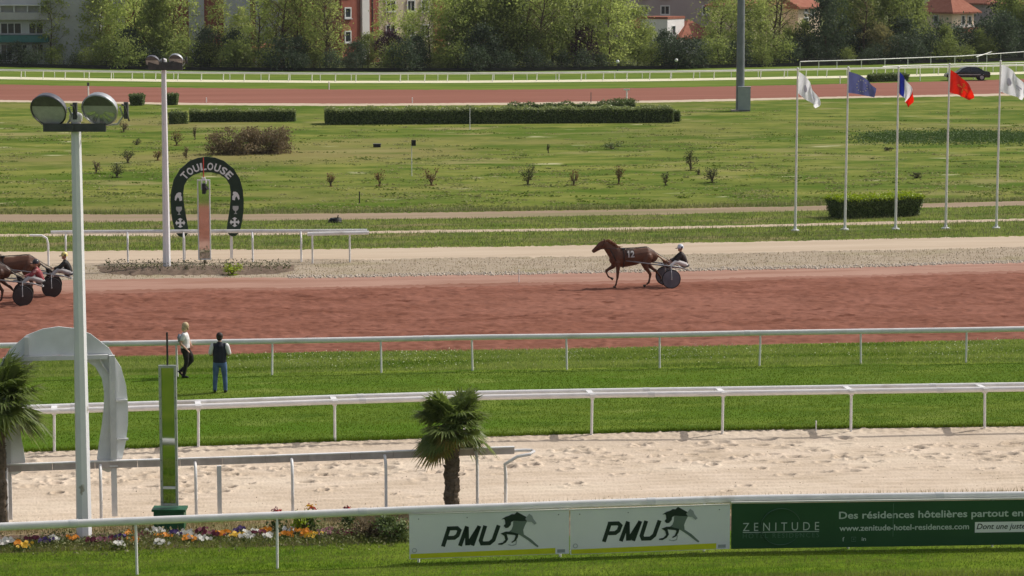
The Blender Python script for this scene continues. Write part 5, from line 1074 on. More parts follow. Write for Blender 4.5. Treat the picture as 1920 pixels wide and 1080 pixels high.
for x, y, col in sorted(pans):
    cnt[col] = cnt.get(col, 0) + 1
    g = np.random.default_rng(int(x * 7 + y)); o = gp(x, y + 9)
    t = thing('pansy_plant', 'low %s pansy clump in the flower bed, %s %s one from the left' % (col, ORD[cnt[col]], col), 'flowers', o, 0, 'pansies in the flower bed')
    P = o + g.normal(size=(46, 3)) * (.07, .07, .03) + (0, 0, .06); V, Fc = leaf_cloud(P, .035, g); b = MB(); b.arr(V, Fc); b.build('foliage', leaf_g, t)
    b = MB()
    for k in range(15):
        c = o + np.array([g.normal() * .085, g.normal() * .06 - .02, .10 + g.uniform(0, .08)]); nr = np.array([g.uniform(-.5, .6), -1 + g.uniform(-.2, .6), g.uniform(.3, 1.0)]); nr /= np.linalg.norm(nr)
        a = np.cross(nr, (0, 0, 1.0)); a /= np.linalg.norm(a); u = np.cross(a, nr); r = g.uniform(.034, .050)
        for j in range(5):
            q = j * 1.2566 + .3; e = a * math.cos(q) + u * math.sin(q); f2 = np.cross(nr, e)
            b._add([c, c + e * r * .7 + f2 * r * .5 + nr * .004, c + e * r * 1.15 + nr * .002, c + e * r * .7 - f2 * r * .5 + nr * .004], [(0, 1, 2, 3)])
    b.build('blossoms', FM[col], t)
for x, y, hgt, cols, lab in ((519, 1000, .50, ('red', 'pink'), 'tall pale red flower rising above the near rail'), (583, 998, .56, ('red', 'yellow'), 'tall red and yellow wallflower rising above the near rail'), (652, 992, .44, ('red', 'maroon'), 'dark red wallflowers just above the near rail')):
    g = np.random.default_rng(x); o = gp(x, y); t = thing('tall_flower', lab, 'flowers', o, 0, 'tall flowers in the bed')
    b = MB()
    for k in range(5): b.tube([o + (g.normal() * .03, 0, 0), o + (g.normal() * .05, g.normal() * .03, hgt)], [.008, .005], n=5)
    b.build('stem', leaf_g, t)
    P = o + g.normal(size=(140, 3)) * (.10, .08, .0) + np.stack([np.zeros(140), np.zeros(140), g.uniform(.02, hgt * .85, 140)], 1); V, Fc = leaf_cloud(P, .05, g); b = MB(); b.arr(V, Fc); b.build('foliage', leaf_g, t)
    for c in cols:
        P = o + g.normal(size=(34, 3)) * (.045, .03, .03) + (0.02 if c == cols[0] else -.03, 0, hgt + (.0 if c == cols[0] else .04)); V, Fc = leaf_cloud(P, .03, g); b = MB(); b.arr(V, Fc); b.build('blossoms', FM[c], t)

g = np.random.default_rng(91); n = 9000
X = g.uniform(-30, 770, n); Yp = edge_y('lawn_bed', 0) - 12 - X * .022 + g.normal(size=n) * 9
P = np.array([gp(a, b_) for a, b_ in zip(X, Yp)]); dens = .5 + .5 * np.sin(P[:, 0] * 2.1) * np.sin(P[:, 0] * .77 + 1); keep = g.random(n) < .25 + .75 * dens; P = P[keep]
P[:, 2] = g.uniform(.0, .16, len(P)) * (.5 + dens[keep]); V, Fc = leaf_cloud(P, .035, g)
tag(link('bed_foliage', fast_mesh('bed_foliage', V, Fc), mat('bed_leaf', (0.08, 0.12, 0.03), (0.26, 0.23, 0.11), 3, rough=.7, trans=.2)), 'low leafy ground cover filling the flower bed', 'plants', kind='stuff')
# ------------------------------------------------------------------ hedges and shrubs
hedge_leaf = mat('hedge_leaf', (0.085, 0.125, 0.040), (0.19, 0.24, 0.085), 5, rough=0.55, trans=0.22, spec=0.35)
hedge_lite = mat('hedge_leaf_fresh_sunlit', (0.20, 0.28, 0.02), (0.38, 0.47, 0.05), 5, rough=0.5, trans=0.3, spec=0.35)  # fresh green of some bushes; paints sunlight into the flagpole hedge's top
hedge_sunlit = mat('hedge_leaf_sunlit_top', (0.15, 0.19, 0.06), (0.30, 0.34, 0.13), 3, rough=.5, trans=.3, spec=.35)  # sunlit tone painted into the leaf colour of dark hedge tops
hedge_core = mat('hedge_core', (0.045, 0.062, 0.028), (0.075, 0.10, 0.042), 5, rough=0.95)
def hedge(label, x0, yb0, x1, yb1, h, depth, flare, n, leaf, m, seed, bump=.0, cat='hedge', name='clipped_hedge', group=None, top=None):
    g = np.random.default_rng(seed); A, B = gp(x0, yb0), gp(x1, yb1); ex = B - A; L = np.linalg.norm(ex); ex /= L; nn = np.array([-ex[1], ex[0], 0]); z = np.array([0, 0, 1.0])
    t = thing(name, label, cat, (A + B) / 2, 0, group)
    b = MB(); f = flare
    q = [(0, 0, 0), (L, 0, 0), (L, depth, 0), (0, depth, 0), (-f, -f, h), (L + f, -f, h), (L + f, depth + f, h), (-f, depth + f, h)]
    ins = .06
    b._add([A + ex * (u + (ins if u < L / 2 else -ins)) + nn * (v + (ins if v < depth / 2 else -ins)) + z * max(0, zz - ins) for u, v, zz in q], [(0, 3, 2, 1), (4, 5, 6, 7), (0, 1, 5, 4), (1, 2, 6, 5), (2, 3, 7, 6), (3, 0, 4, 7)]); b.build('branches', hedge_core, t)
    # leaves over the five faces in proportion to their area
    areas = np.array([L * h, L * h, depth * h, depth * h, L * depth]); k = g.choice(5, n, p=areas / areas.sum()); u, v, ww = g.uniform(0, 1, n), g.uniform(0, 1, n), g.uniform(0, 1, n)
    zz = np.where(k == 4, h, h * v); fl = f * zz / h
    U = np.select([k == 0, k == 1, k == 2, k == 3, k == 4], [u * (L + 2 * fl) - fl, u * (L + 2 * fl) - fl, -fl, L + fl, u * (L + 2 * f) - f])
    Vv = np.select([k == 0, k == 1, k == 2, k == 3, k == 4], [-fl, depth + fl, u * (depth + 2 * fl) - fl, u * (depth + 2 * fl) - fl, v * (depth + 2 * f) - f])
    zz = zz + (np.sin(U * 1.7 + seed) + np.sin(U * 4.1)) * bump * (zz / h) + g.normal(size=n) * .025 + np.where((k == 4) & (g.random(n) < .25), g.uniform(0, .16, n), 0)
    P = A + np.outer(U + g.normal(size=n) * .03, ex) + np.outer(Vv + g.normal(size=n) * .03, nn) + np.outer(zz, z)
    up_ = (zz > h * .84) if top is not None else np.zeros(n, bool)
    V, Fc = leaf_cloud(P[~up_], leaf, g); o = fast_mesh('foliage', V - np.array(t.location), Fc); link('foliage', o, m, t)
    if top is not None: V, Fc = leaf_cloud(P[up_], leaf, g, .5); link('sunlit_top_leaves', fast_mesh('sunlit_top_leaves', V - np.array(t.location), Fc), top, t)  # same leaves in a lighter colour, painting the sun on the top
    return t
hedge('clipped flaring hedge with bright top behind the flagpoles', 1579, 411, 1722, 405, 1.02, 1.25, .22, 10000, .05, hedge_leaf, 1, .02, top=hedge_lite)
hedge('long dark clipped hedge across the infield', 612, 234, 1262, 230, 1.10, 2.2, .04, 22000, .085, hedge_leaf, 2, .06, top=hedge_sunlit)
hedge('short dark clipped hedge left of the long one', 357, 229, 553, 228, .85, 1.2, .05, 5600, .075, hedge_leaf, 3, .05, top=hedge_sunlit)
hedge('small boxy hedge at the left end of the short hedge', 328, 233, 352, 232, .9, 1.0, .0, 1200, .075, hedge_leaf, 4, .05)
hedge('small hedge stub at the right end of the long hedge', 1264, 228, 1275, 228, .75, .8, .0, 700, .075, hedge_leaf, 5)
hedge('uneven hedge row showing just behind the long hedge', 955, 209, 1190, 207, .55, .8, .06, 4200, .075, hedge_leaf, 6, .10)
hedge('clipped cube shrub beside the far track, left of the pole', 245, 198, 267, 198, .92, .9, .13, 1600, .07, hedge_leaf, 7, name='clipped_shrub', cat='shrub')
hedge('clipped cube shrub beside the far track, touching the pole', 312, 197, 330, 197, .92, .9, .13, 1600, .07, hedge_leaf, 8, name='clipped_shrub', cat='shrub')
hedge('dark green brush obstacle beside the far track behind the flags', 1637, 154, 1703, 152, .72, .9, .12, 2600, .08, hedge_leaf, 9, cat='obstacle', name='brush_obstacle')
brown_leaf = mat('brown_shrub_leaf', (0.13, 0.10, 0.055), (0.27, 0.205, 0.12), 5, rough=0.8, trans=0.2, objrand=.15)
red_leaf = mat('reddish_shrub_leaf', (0.14, 0.08, 0.035), (0.27, 0.16, 0.08), 5, rough=0.8, trans=0.25, objrand=.15)
olive_leaf = mat('olive_shrub_leaf', (0.05, 0.06, 0.025), (0.12, 0.13, 0.06), 5, rough=0.8, trans=0.2, objrand=.15)
twig_m = mat('twigs', (0.10, 0.075, 0.05), (0.17, 0.13, 0.09), 8, rough=0.9)
def shrub(label, x, y, wpx, hpx, n, m, seed, leaf=.05, ground=True, blobs=9, low=.35, name='shrub', cat='shrub', group='small shrubs on the infield'):
    g = np.random.default_rng(seed); o = gp(x, y); s = ppm(o); W, H = wpx / s, hpx / s
    t = thing(name, label, cat, o, 0, group); b = MB(); C0 = []
    for k in range(blobs):
        e = np.array([g.uniform(-.42, .42) * W, g.uniform(-.35, .35) * W, H * g.uniform(low, .92)]); C0.append(e)
        b.tube([o, o + e * (.35, .35, .6), o + e], [.025, .016, .006], n=4)
        for j in range(3): b.tube([o + e * .6, o + e + g.normal(size=3) * (.14 * W, .1 * W, .1 * H)], [.012, .004], n=4)
    b.build('stems', twig_m, t)
    C0 = np.array(C0); sp_ = 1.0 if blobs < 20 else .5
    P = C0[g.integers(0, blobs, n)] + g.normal(size=(n, 3)) * (.13 * W * sp_, .12 * W * sp_, .12 * H)
    if ground: q = n // 6; P[:q] = g.normal(size=(q, 3)) * (.18 * W, .15 * W, .04 * H)
    P[:, 2] = np.clip(P[:, 2], .02, H * 1.08)
    V, Fc = leaf_cloud(P, leaf, g); link('foliage', fast_mesh('foliage', V, Fc), m, t)
    return t
shrub('wide brown dry bush below the short hedge, left half', 437, 289, 96, 46, 5200, brown_leaf, 1, .07, blobs=40, low=.08, group=None, name='dry_bush', cat='bush')
shrub('wide brown dry bush below the short hedge, right half', 505, 287, 96, 46, 5200, brown_leaf, 2, .07, blobs=40, low=.08, group=None, name='dry_bush', cat='bush')
for x, y, wp, hp, n, m, lab in (
    (180, 325, 16, 22, 160, brown_leaf, 'thin brown shrub just right of the foreground lamp post'), (219, 333, 30, 28, 420, olive_leaf, 'dark twiggy shrub right of the foreground lamp post'), (240, 306, 20, 24, 260, olive_leaf, 'olive shrub above the dark twiggy shrub'), (232, 248, 20, 22, 260, brown_leaf, 'small shrub just right of the floodlights'), (256, 272, 14, 12, 120, olive_leaf, 'tiny shrub left of the second lamp pole'),
    (296, 301, 16, 22, 200, red_leaf, 'reddish shrub just left of the second lamp pole'), (331, 273, 24, 26, 260, red_leaf, 'reddish shrub just right of the second lamp pole'), (366, 262, 8, 26, 80, brown_leaf, 'spindly sapling below the short hedge'), (349, 297, 12, 22, 110, brown_leaf, 'thin brown sapling above the arch'),
    (620, 350, 16, 24, 170, red_leaf, 'small reddish shrub, leftmost of the middle row'), (712, 349, 20, 30, 190, red_leaf, 'leaning reddish shrub, second in the middle row'), (809, 348, 26, 30, 260, red_leaf, 'reddish shrub, third in the middle row'), (990, 347, 26, 38, 420, olive_leaf, 'tallest olive shrub of the middle row'), (1076, 348, 16, 30, 180, red_leaf, 'thin reddish shrub right of the tallest one'), (1160, 346, 20, 34, 220, red_leaf, 'loose reddish shrub in the middle of the infield'), (1248, 348, 16, 24, 140, olive_leaf, 'low shrub left of the twin olive shrubs'),
    (1295, 320, 26, 40, 420, olive_leaf, 'tall olive shrub, upper of the twin shrubs'), (1336, 343, 34, 30, 440, olive_leaf, 'low olive shrub, lower of the twin shrubs'), (1310, 328, 10, 10, 70, olive_leaf, 'tiny tuft between the twin olive shrubs'), (1028, 287, 6, 18, 60, olive_leaf, 'tiny sapling in the upper infield'), (1148, 280, 36, 14, 420, hedge_leaf, 'low dark green clump in the upper infield'), (1720, 334, 26, 10, 200, olive_leaf, 'flat tuft between the third and fourth flagpoles'), (1665, 283, 20, 8, 160, olive_leaf, 'small dark tuft left of the third flagpole'), (436, 516, 30, 24, 420, hedge_lite, 'pale green bush at the right foot of the dark arch')):
    shrub(lab, x, y, wp, hp, n, m, int(x), .045 if y > 300 else .05)
shrub('dark leafy shrub at the right end of the flower bed beside the board', 738, 1012, 60, 42, 1500, hedge_leaf, 61, .04, blobs=16, low=.15, group=None, name='bed_shrub')
shrub('dusky reddish shrub in the flower bed left of the dark shrub', 690, 1010, 46, 36, 700, brown_leaf, 62, .035, blobs=12, low=.15, group=None, name='bed_shrub')
shrub('bright green leafy plant in the flower bed below the red and yellow wallflower', 568, 1000, 34, 40, 700, hedge_lite, 63, .035, blobs=12, low=.15, group=None, name='bed_shrub')
shrub('round bush rising behind the long hedge', 1165, 206, 46, 20, 1300, hedge_leaf, 77, .08, blobs=14)
shrub('small bush poking above the long hedge', 1018, 207, 34, 12, 800, hedge_leaf, 78, .08, blobs=10)
# low green weeds on the right and the planted soil below the arch
g = np.random.default_rng(55); n = 26000
X = g.uniform(1590, 1990, n); Yp = 258 + g.normal(size=n) * 5.5 + np.where(X < 1680, (1680 - X) * .03, 0); keep = g.random(n) < np.clip((X - 1590) / 90, .1, 1)
P = np.array([gp(a, b_) for a, b_ in zip(X[keep], Yp[keep])]); P[:, 2] = g.uniform(.0, .20, len(P)) * (0.6 + .4 * np.sin(P[:, 0] * .8)); V, Fc = leaf_cloud(P, .075, g)
tag(link('low_weeds', fast_mesh('low_weeds', V, Fc), mat('weed_leaf', (0.055, 0.10, 0.025), (0.11, 0.17, 0.045), 3, rough=0.7, trans=0.25)), 'broad band of low dark green weeds at the right of the infield', 'weeds', kind='stuff')
mb = MB(); rim = []
for k in range(60):
    u = k / 59; rim.append((186 + 365 * u, 517 + g.uniform(-1.6, 1.6) - 2 * u - 9 * (abs(2 * u - 1)) ** 6))
top = [(186 + 365 * u, 499 + g.uniform(-1.2, 1.2) - 1 * u) for u in np.linspace(1, 0, 60)]
NB = 60; vs = []
for r in range(7):
    f_ = r / 6
    for k in range(NB):
        a_ = np.array(rim[k]) * (1 - f_) + np.array(top[NB - 1 - k]) * f_; p = gp(*a_); e_ = math.sin(math.pi * f_) * math.sin(math.pi * k / (NB - 1)) ** .8; p[2] = .006 + (.15 + g.uniform(-.05, .05)) * e_; p[0] += g.uniform(-.1, .1); vs.append(p)
mb._add(vs, [(r * NB + k, r * NB + k + 1, (r + 1) * NB + k + 1, (r + 1) * NB + k) for r in range(6) for k in range(NB - 1)])
tag(mb.build('soil_bed', mat('bed_soil_far', (0.11, 0.08, 0.06), (0.22, 0.165, 0.125), 3, rough=0.95, bump=.05, bscale=8), smooth=True), kind='structure')
n = 1500; X = g.uniform(195, 545, n); Yp = g.uniform(500, 514, n); P = np.array([gp(a, b_) for a, b_ in zip(X, Yp)]); P[:, 2] = g.uniform(.12, .36, n); V, Fc = leaf_cloud(P, .04, g)
tag(link('bed_weeds', fast_mesh('bed_weeds', V, Fc), olive_leaf), 'thin weeds over the dark soil bed below the arch', 'weeds', kind='stuff')
# small things on the infield
def stake(label, x, yb, yt, r, m, cap=None, name='marker_post'):
    o = gp(x, yb); tp = vp(x, yt, o[1]); t = thing(name, label, 'post', o)
    b = MB(); b.tube([o, np.array([o[0], o[1], tp[2]])], [r, r * .85], n=7, upv=(0, 1, 0)); b.build('post', m, t)
    if cap:
        b = MB(); b.box((o[0] + cap[3], o[1], tp[2]), cap[:3]); b.build('head', cap[4], t)
    else:
        b = MB(); b.ball((o[0], o[1], tp[2]), r * 1.1, 7, 5); b.build('tip', m, t)
stake('thin pale pole in front of the long hedge', 881, 243, 203, .03, white_old)
stake('thin pale pole with a small dark box on top, upper infield', 772, 330, 268, .025, white_old, (.26, .2, .34, .12, black))
stake('short dark stake on the infield above the service lane', 674, 381, 360, .035, black)
stake('white marker post with dark head beside the far track', 166, 191, 158, .07, white_far, (.2, .16, .3, 0, dark_grey))
stake('white T-topped marker post on the far track', 1175, 193, 168, .08, white_far, (.55, .12, .12, 0, white_far))
stake('thin dark stake on the far track', 1108, 192, 174, .04, dark_grey)
stake('short white peg on the edge of the far track, left of the long hedge', 387, 192, 184, .05, white_far)
stake('short white peg on the far track above the long hedge', 773, 193, 184, .05, white_far)
stake('short white peg on the edge of the red track', 973, 529, 506, .022, white_pvc)
stake('short white peg standing at the edge of the sand', 1530, 808, 790, .02, white_pvc)
o = gp(707, 276); t = thing('ground_box', 'small dark box lying in the upper infield grass', 'box', o); b = MB(); b.box(o + (0, 0, .11), (.5, .4, .2)); b.build('body', black, t); b = MB(); b.box(o + (0, 0, .225), (.56, .44, .03)); b.build('lid', dark_grey, t)
o = gp(628, 417); t = thing('hose_coil', 'coiled dark hose lying on the service lane', 'hose', o)
for k, (r, zz) in enumerate(((.30, .05), (.28, .12), (.24, .18))):
    b = MB(); b.tube([o + (r * math.cos(q) + .02 * k, r * math.sin(q), zz) for q in np.linspace(0, 6.28, 21)[:-1]], .045, n=6, closed=True); b.build('coil', black, t)
b = MB(); b.tube([o + (.12, 0, .15), o + (.16, 0, .36)], .03, n=6); b.build('nozzle', black, t)
# ------------------------------------------------------------------ buildings beyond the trees
w_grey = mat('wall_pale_grey', (0.50, 0.51, 0.50), (0.60, 0.60, 0.58), 0.6, rough=0.9); w_brick = mat('wall_brick', (0.25, 0.085, 0.060), (0.34, 0.125, 0.09), 1.2, rough=0.9)
w_cream = mat('wall_cream', (0.62, 0.52, 0.38), (0.70, 0.60, 0.46), 0.6, rough=0.9); w_white = mat('wall_white', (0.66, 0.63, 0.60), (0.74, 0.71, 0.68), 0.5, rough=0.9)
w_bright = mat('wall_bright_white', (0.80, 0.77, 0.74), (0.88, 0.85, 0.82), 0.5, rough=0.85); w_mauve = mat('wall_mauve_grey', (0.36, 0.31, 0.31), (0.43, 0.37, 0.36), 0.5, rough=0.9); w_beige = mat('wall_beige', (0.70, 0.56, 0.41), (0.78, 0.64, 0.48), 0.5, rough=0.9)
tile_m = mat('roof_tiles', (0.26, 0.10, 0.065), (0.37, 0.16, 0.11), 1.5, rough=0.9, bump=.06, bscale=3); teal_m = mat('awning_teal', (0.05, 0.17, 0.15), (0.08, 0.22, 0.19), 2, rough=0.7)
trim_w = mat('window_frames', (0.62, 0.62, 0.60), (0.72, 0.72, 0.70), 2, rough=0.7); slab_m = mat('concrete_slab', (0.42, 0.41, 0.40), (0.52, 0.51, 0.49), 1, rough=0.9)
zz_ = np.array([0, 0, 1.0])
class Bld:
    def __init__(s, name, label, x, yb, psi, wl, wr, h, wall, depth_y=None):
        s.c = gp(x, yb); s.r = np.array([math.cos(R(psi)), math.sin(R(psi)), 0]); s.l = np.array([-s.r[1], s.r[0], 0]); s.wl, s.wr, s.h = wl, wr, h
        s.t = thing(name, label, 'building', s.c)
        b = MB(); mid = s.c + s.r * wr / 2 + s.l * wl / 2; b.box(mid + zz_ * h / 2, (wr, wl, h), R(psi)); b.build('wall', wall, s.t)
        s.psi = psi
    def face(s, side):
        if side == 'R': d = s.r; n = np.array([d[1], -d[0], 0])
        else: d = s.l; n = -s.r
        return d, n
    def uz(s, side, x, y):
        d, n = s.face(side); rr = ray(x, y); t = np.dot(s.c - EYE, n) / np.dot(rr, n); P = EYE + rr * t; return np.dot(P - s.c, d), P[2]
    def slab(s, side, x0, y0, x1, y1, m, th=.06, nm='panel', parent=None):
        d, n = s.face(side); u0, z1 = s.uz(side, x0, y0); u1, z0 = s.uz(side, x1, y1); z1 = s.uz(side, (x0 + x1) / 2, y0)[1]; z0 = s.uz(side, (x0 + x1) / 2, y1)[1]
        b = MB(); b.box(s.c + d * (u0 + u1) / 2 + n * (th / 2 + .002) + zz_ * (z0 + z1) / 2, (abs(u1 - u0), th, abs(z1 - z0)), ax=(d, n, zz_)); return b.build(nm, m, parent or s.t)
    def window(s, side, x0, y0, x1, y1, mull=1, frame=None, fw=.16, sill=True):
        d, n = s.face(side); u0 = s.uz(side, x0, y0)[0]; u1 = s.uz(side, x1, y0)[0]; z1 = s.uz(side, (x0 + x1) / 2, y0)[1]; z0 = s.uz(side, (x0 + x1) / 2, y1)[1]
        if u0 > u1: u0, u1 = u1, u0
        W, H = u1 - u0, z1 - z0; c = s.c + d * (u0 + u1) / 2 + zz_ * (z0 + z1) / 2; fm = frame or trim_w
        b = MB(); b.box(c + n * .012, (W, .02, H), ax=(d, n, zz_)); w_ = b.build('window', glass_dark, s.t)
        b = MB()
        for e in (-1, 1):
            b.box(c + d * e * (W / 2 + fw / 2) + n * .06, (fw, .12, H + 2 * fw), ax=(d, n, zz_)); b.box(c + zz_ * e * (H / 2 + fw / 2) + n * .058, (W, .115, fw), ax=(d, n, zz_))
        for k in range(mull): b.box(c + d * (-W / 2 + W * (k + 1) / (mull + 1)) + n * .045, (.09, .06, H), ax=(d, n, zz_))
        b.build('frame', fm, w_)
        if sill: b = MB(); b.box(c - zz_ * (H / 2 + fw + .06) + n * .12, (W + .5, .24, .1), ax=(d, n, zz_)); b.build('sill', slab_m, w_)
    def flat_roof(s, m=slab_m, over=.3):
        b = MB(); mid = s.c + s.r * s.wr / 2 + s.l * s.wl / 2 + zz_ * (s.h + .15); b.box(mid, (s.wr + 2 * over, s.wl + 2 * over, .3), R(s.psi)); b.build('roof', m, s.t)
    def hip_roof(s, rise, over=.5, m=None, gable=None):
        o = s.c - s.r * over - s.l * over + zz_ * (s.h + .004); A, B = s.wr + 2 * over, s.wl + 2 * over; k = min(A, B) / 2
        if gable == 'l': ridge = [o + s.r * A / 2, o + s.r * A / 2 + s.l * B]
        elif gable == 'r': ridge = [o + s.l * B / 2, o + s.l * B / 2 + s.r * A]
        elif A > B: ridge = [o + s.r * k + s.l * B / 2, o + s.r * (A - k) + s.l * B / 2]
        else: ridge = [o + s.r * A / 2 + s.l * k, o + s.r * A / 2 + s.l * (B - k)]
        q = [o, o + s.r * A, o + s.r * A + s.l * B, o + s.l * B]; V = q + [p + zz_ * rise for p in ridge] + [p - zz_ * .25 for p in q]
        lr = (A > B and gable is None) or gable == 'r'
        fs = [(0, 1, 5, 4), (1, 2, 5), (2, 3, 4, 5), (3, 0, 4)] if lr else [(0, 1, 4), (1, 2, 5, 4), (2, 3, 5), (3, 0, 4, 5)]
        b = MB(); b._add(V, fs + [(6, 7, 1, 0), (7, 8, 2, 1), (8, 9, 3, 2), (9, 6, 0, 3), (9, 8, 7, 6)]); return b.build('roof', m or tile_m, s.t)
# pale block at the far left: balcony rail, window band, teal awning
B = Bld('apartment_building', 'pale grey apartment block with balcony rail and teal awning at the far left', -150, 121, 3, 12, 21.5, 13, w_grey); B.flat_roof()
B.slab('R', -140, 23, 92, 37, slab_m, .9, 'balcony'); B.slab('R', -140, 66, 92, 79, teal_m, 1.2, 'awning'); B.slab('R', -140, 62.5, 92, 65, slab_m, .3, 'cornice')
for x in (-100, -55, -10, 1, 27, 52, 76): B.slab('R', x, 9, x + 2.2, 22.5, trim_w, .95, 'balcony_post')
B.slab('R', -140, 8.5, 92, 10.5, trim_w, 1.0, 'balcony_rail')
for x0, x1, mu in ((-120, -85, 2), (-60, -25, 2), (2, 39, 2), (55, 80, 1)): B.window('R', x0, 44, x1, 63, mu, sill=False, fw=.1)
for x0, x1 in ((-120, -85), (-60, -25), (3, 22), (33, 50), (60, 80)): B.window('R', x0, 84, x1, 112, 1, sill=False)
# long brick block in shade behind the spring trees
B = Bld('apartment_building', 'long brick apartment block in shade behind the trees at the left', 118, 117, 4, 12, 31, 14, w_brick); B.flat_roof()
for x0, x1 in ((148, 184), (205, 236), (352, 384), (418, 470), (478, 530), (556, 572)): B.slab('R', x0, -100, x1, 112, w_grey, .14, 'pale_bay')
for x0, x1 in ((160, 176), (212, 228), (358, 378), (424, 442), (484, 500), (508, 524), (450, 464)):
    for y0, y1 in ((4, 25), (48, 68)): B.window('R', x0, y0, x1, y1, 1)
B = Bld('house', 'low garage house with a red tile roof behind the dark shrubs', 478, 124, 4, 6, 6.4, 2.1, w_white); B.hip_roof(1.0)
B.window('R', 500, 100, 512, 112, 1); B.window('R', 540, 100, 556, 118, 1)
# sunlit brick corner
B = Bld('apartment_building', 'sunlit red brick building with white window bays', 641, 119, 50, 10, 6.6, 15, w_brick); B.flat_roof()
B.slab('R', 675, -120, 690, 112, w_white, .3, 'pale_bay'); B.slab('R', 697, -120, 699, 116, dark_grey, .12, 'rain_pipe')
for y0, y1 in ((16, 32), (-30, -12), (60, 78)): B.window('R', 647, y0, 656, y1, 0)
for y0, y1 in ((9, 34), (-40, -16), (56, 80)): B.window('R', 677.5, y0, 687.5, y1, 1, fw=.06)
B = Bld('apartment_building', 'cream building glimpsed through the middle trees', 700, 113, 40, 9, 13.5, 15, w_cream); B.flat_roof()
for x0, x1 in ((724, 740), (764, 776), (790, 802)):
    for y0, y1 in ((2, 20), (48, 66)): B.window('R', x0, y0, x1, y1, 1)
B.slab('R', 812, -110, 836, 110, w_brick, .12, 'brick_bay')
# grey-mauve blocks at the top, right of centre
B = Bld('apartment_building', 'large mauve-grey building high behind the trees right of centre', 1130, 92, 8, 14, 18, 16, w_mauve); B.flat_roof()
for x0, x1 in ((1160, 1174), (1200, 1214), (1240, 1254), (1318, 1328)):
    for y0, y1 in ((-22, -4), (12, 26)): B.window('R', x0, y0, x1, y1, 1)
B = Bld('house', 'low house with a red tile roof behind the pale green tree', 1192, 98, 14, 7, 3.6, 3.3, w_mauve); B.hip_roof(1.2)
B.window('R', 1206, 62, 1216, 74, 1)
B = Bld('house', 'bright white cubic house with a narrow window', 1251, 102, 62, 4, 5.4, 4.65, w_bright); B.flat_roof(tile_m, .08)
B.window('R', 1260, 49, 1265, 65, 0, fw=.08, sill=False)
B = Bld('house', 'white house with a red tile roof right of the white cubic house', 1279, 101, 30, 6, 6.0, 2.2, w_white); B.hip_roof(2.3, .4)
B.window('R', 1283, 78, 1294, 88, 0); B.window('R', 1303, 76, 1308, 86, 0, fw=.08)
B = Bld('apartment_building', 'beige gabled building with sunlit end wall left of the dark conifer', 1496, 96, 52, 8, 5.6, 6.0, w_beige); B.hip_roof(2.2, .5, gable='r')
B.window('R', 1508, 14, 1513, 22, 0); B.window('R', 1520, 16, 1525, 26, 0); B.window('R', 1508, 34, 1514, 44, 0)
B = Bld('house', 'low beige house half hidden behind the bare trees', 1395, 101, 46, 6, 8.0, 6.4, w_beige); B.hip_roof(1.8)
for x0, x1 in ((1404, 1410), (1424, 1430)):
    for y0, y1 in ((22, 36), (50, 62)): B.window('R', x0, y0, x1, y1, 1)
B = Bld('villa', 'cream villa with a hipped red tile roof at the upper right', 1784, 73, 42, 6.5, 5.5, 4.2, w_beige); B.hip_roof(3.2, .9)
B.window('R', 1803, 30, 1808, 46, 0); B.window('R', 1815, 31, 1820, 46, 0); B.slab('R', 1790, 47, 1830, 51, w_white, .9, 'balcony'); B.slab('R', 1795, 51, 1836, 60, tile_m, 1.1, 'lower_roof')
B.window('L', 1752, 30, 1760, 44, 0)
B = Bld('house', 'further red-roofed house behind the villa', 1850, 62, 30, 8, 11, 5.0, w_mauve); B.hip_roof(2.6, .7)
B.window('R', 1870, 10, 1878, 22, 0)

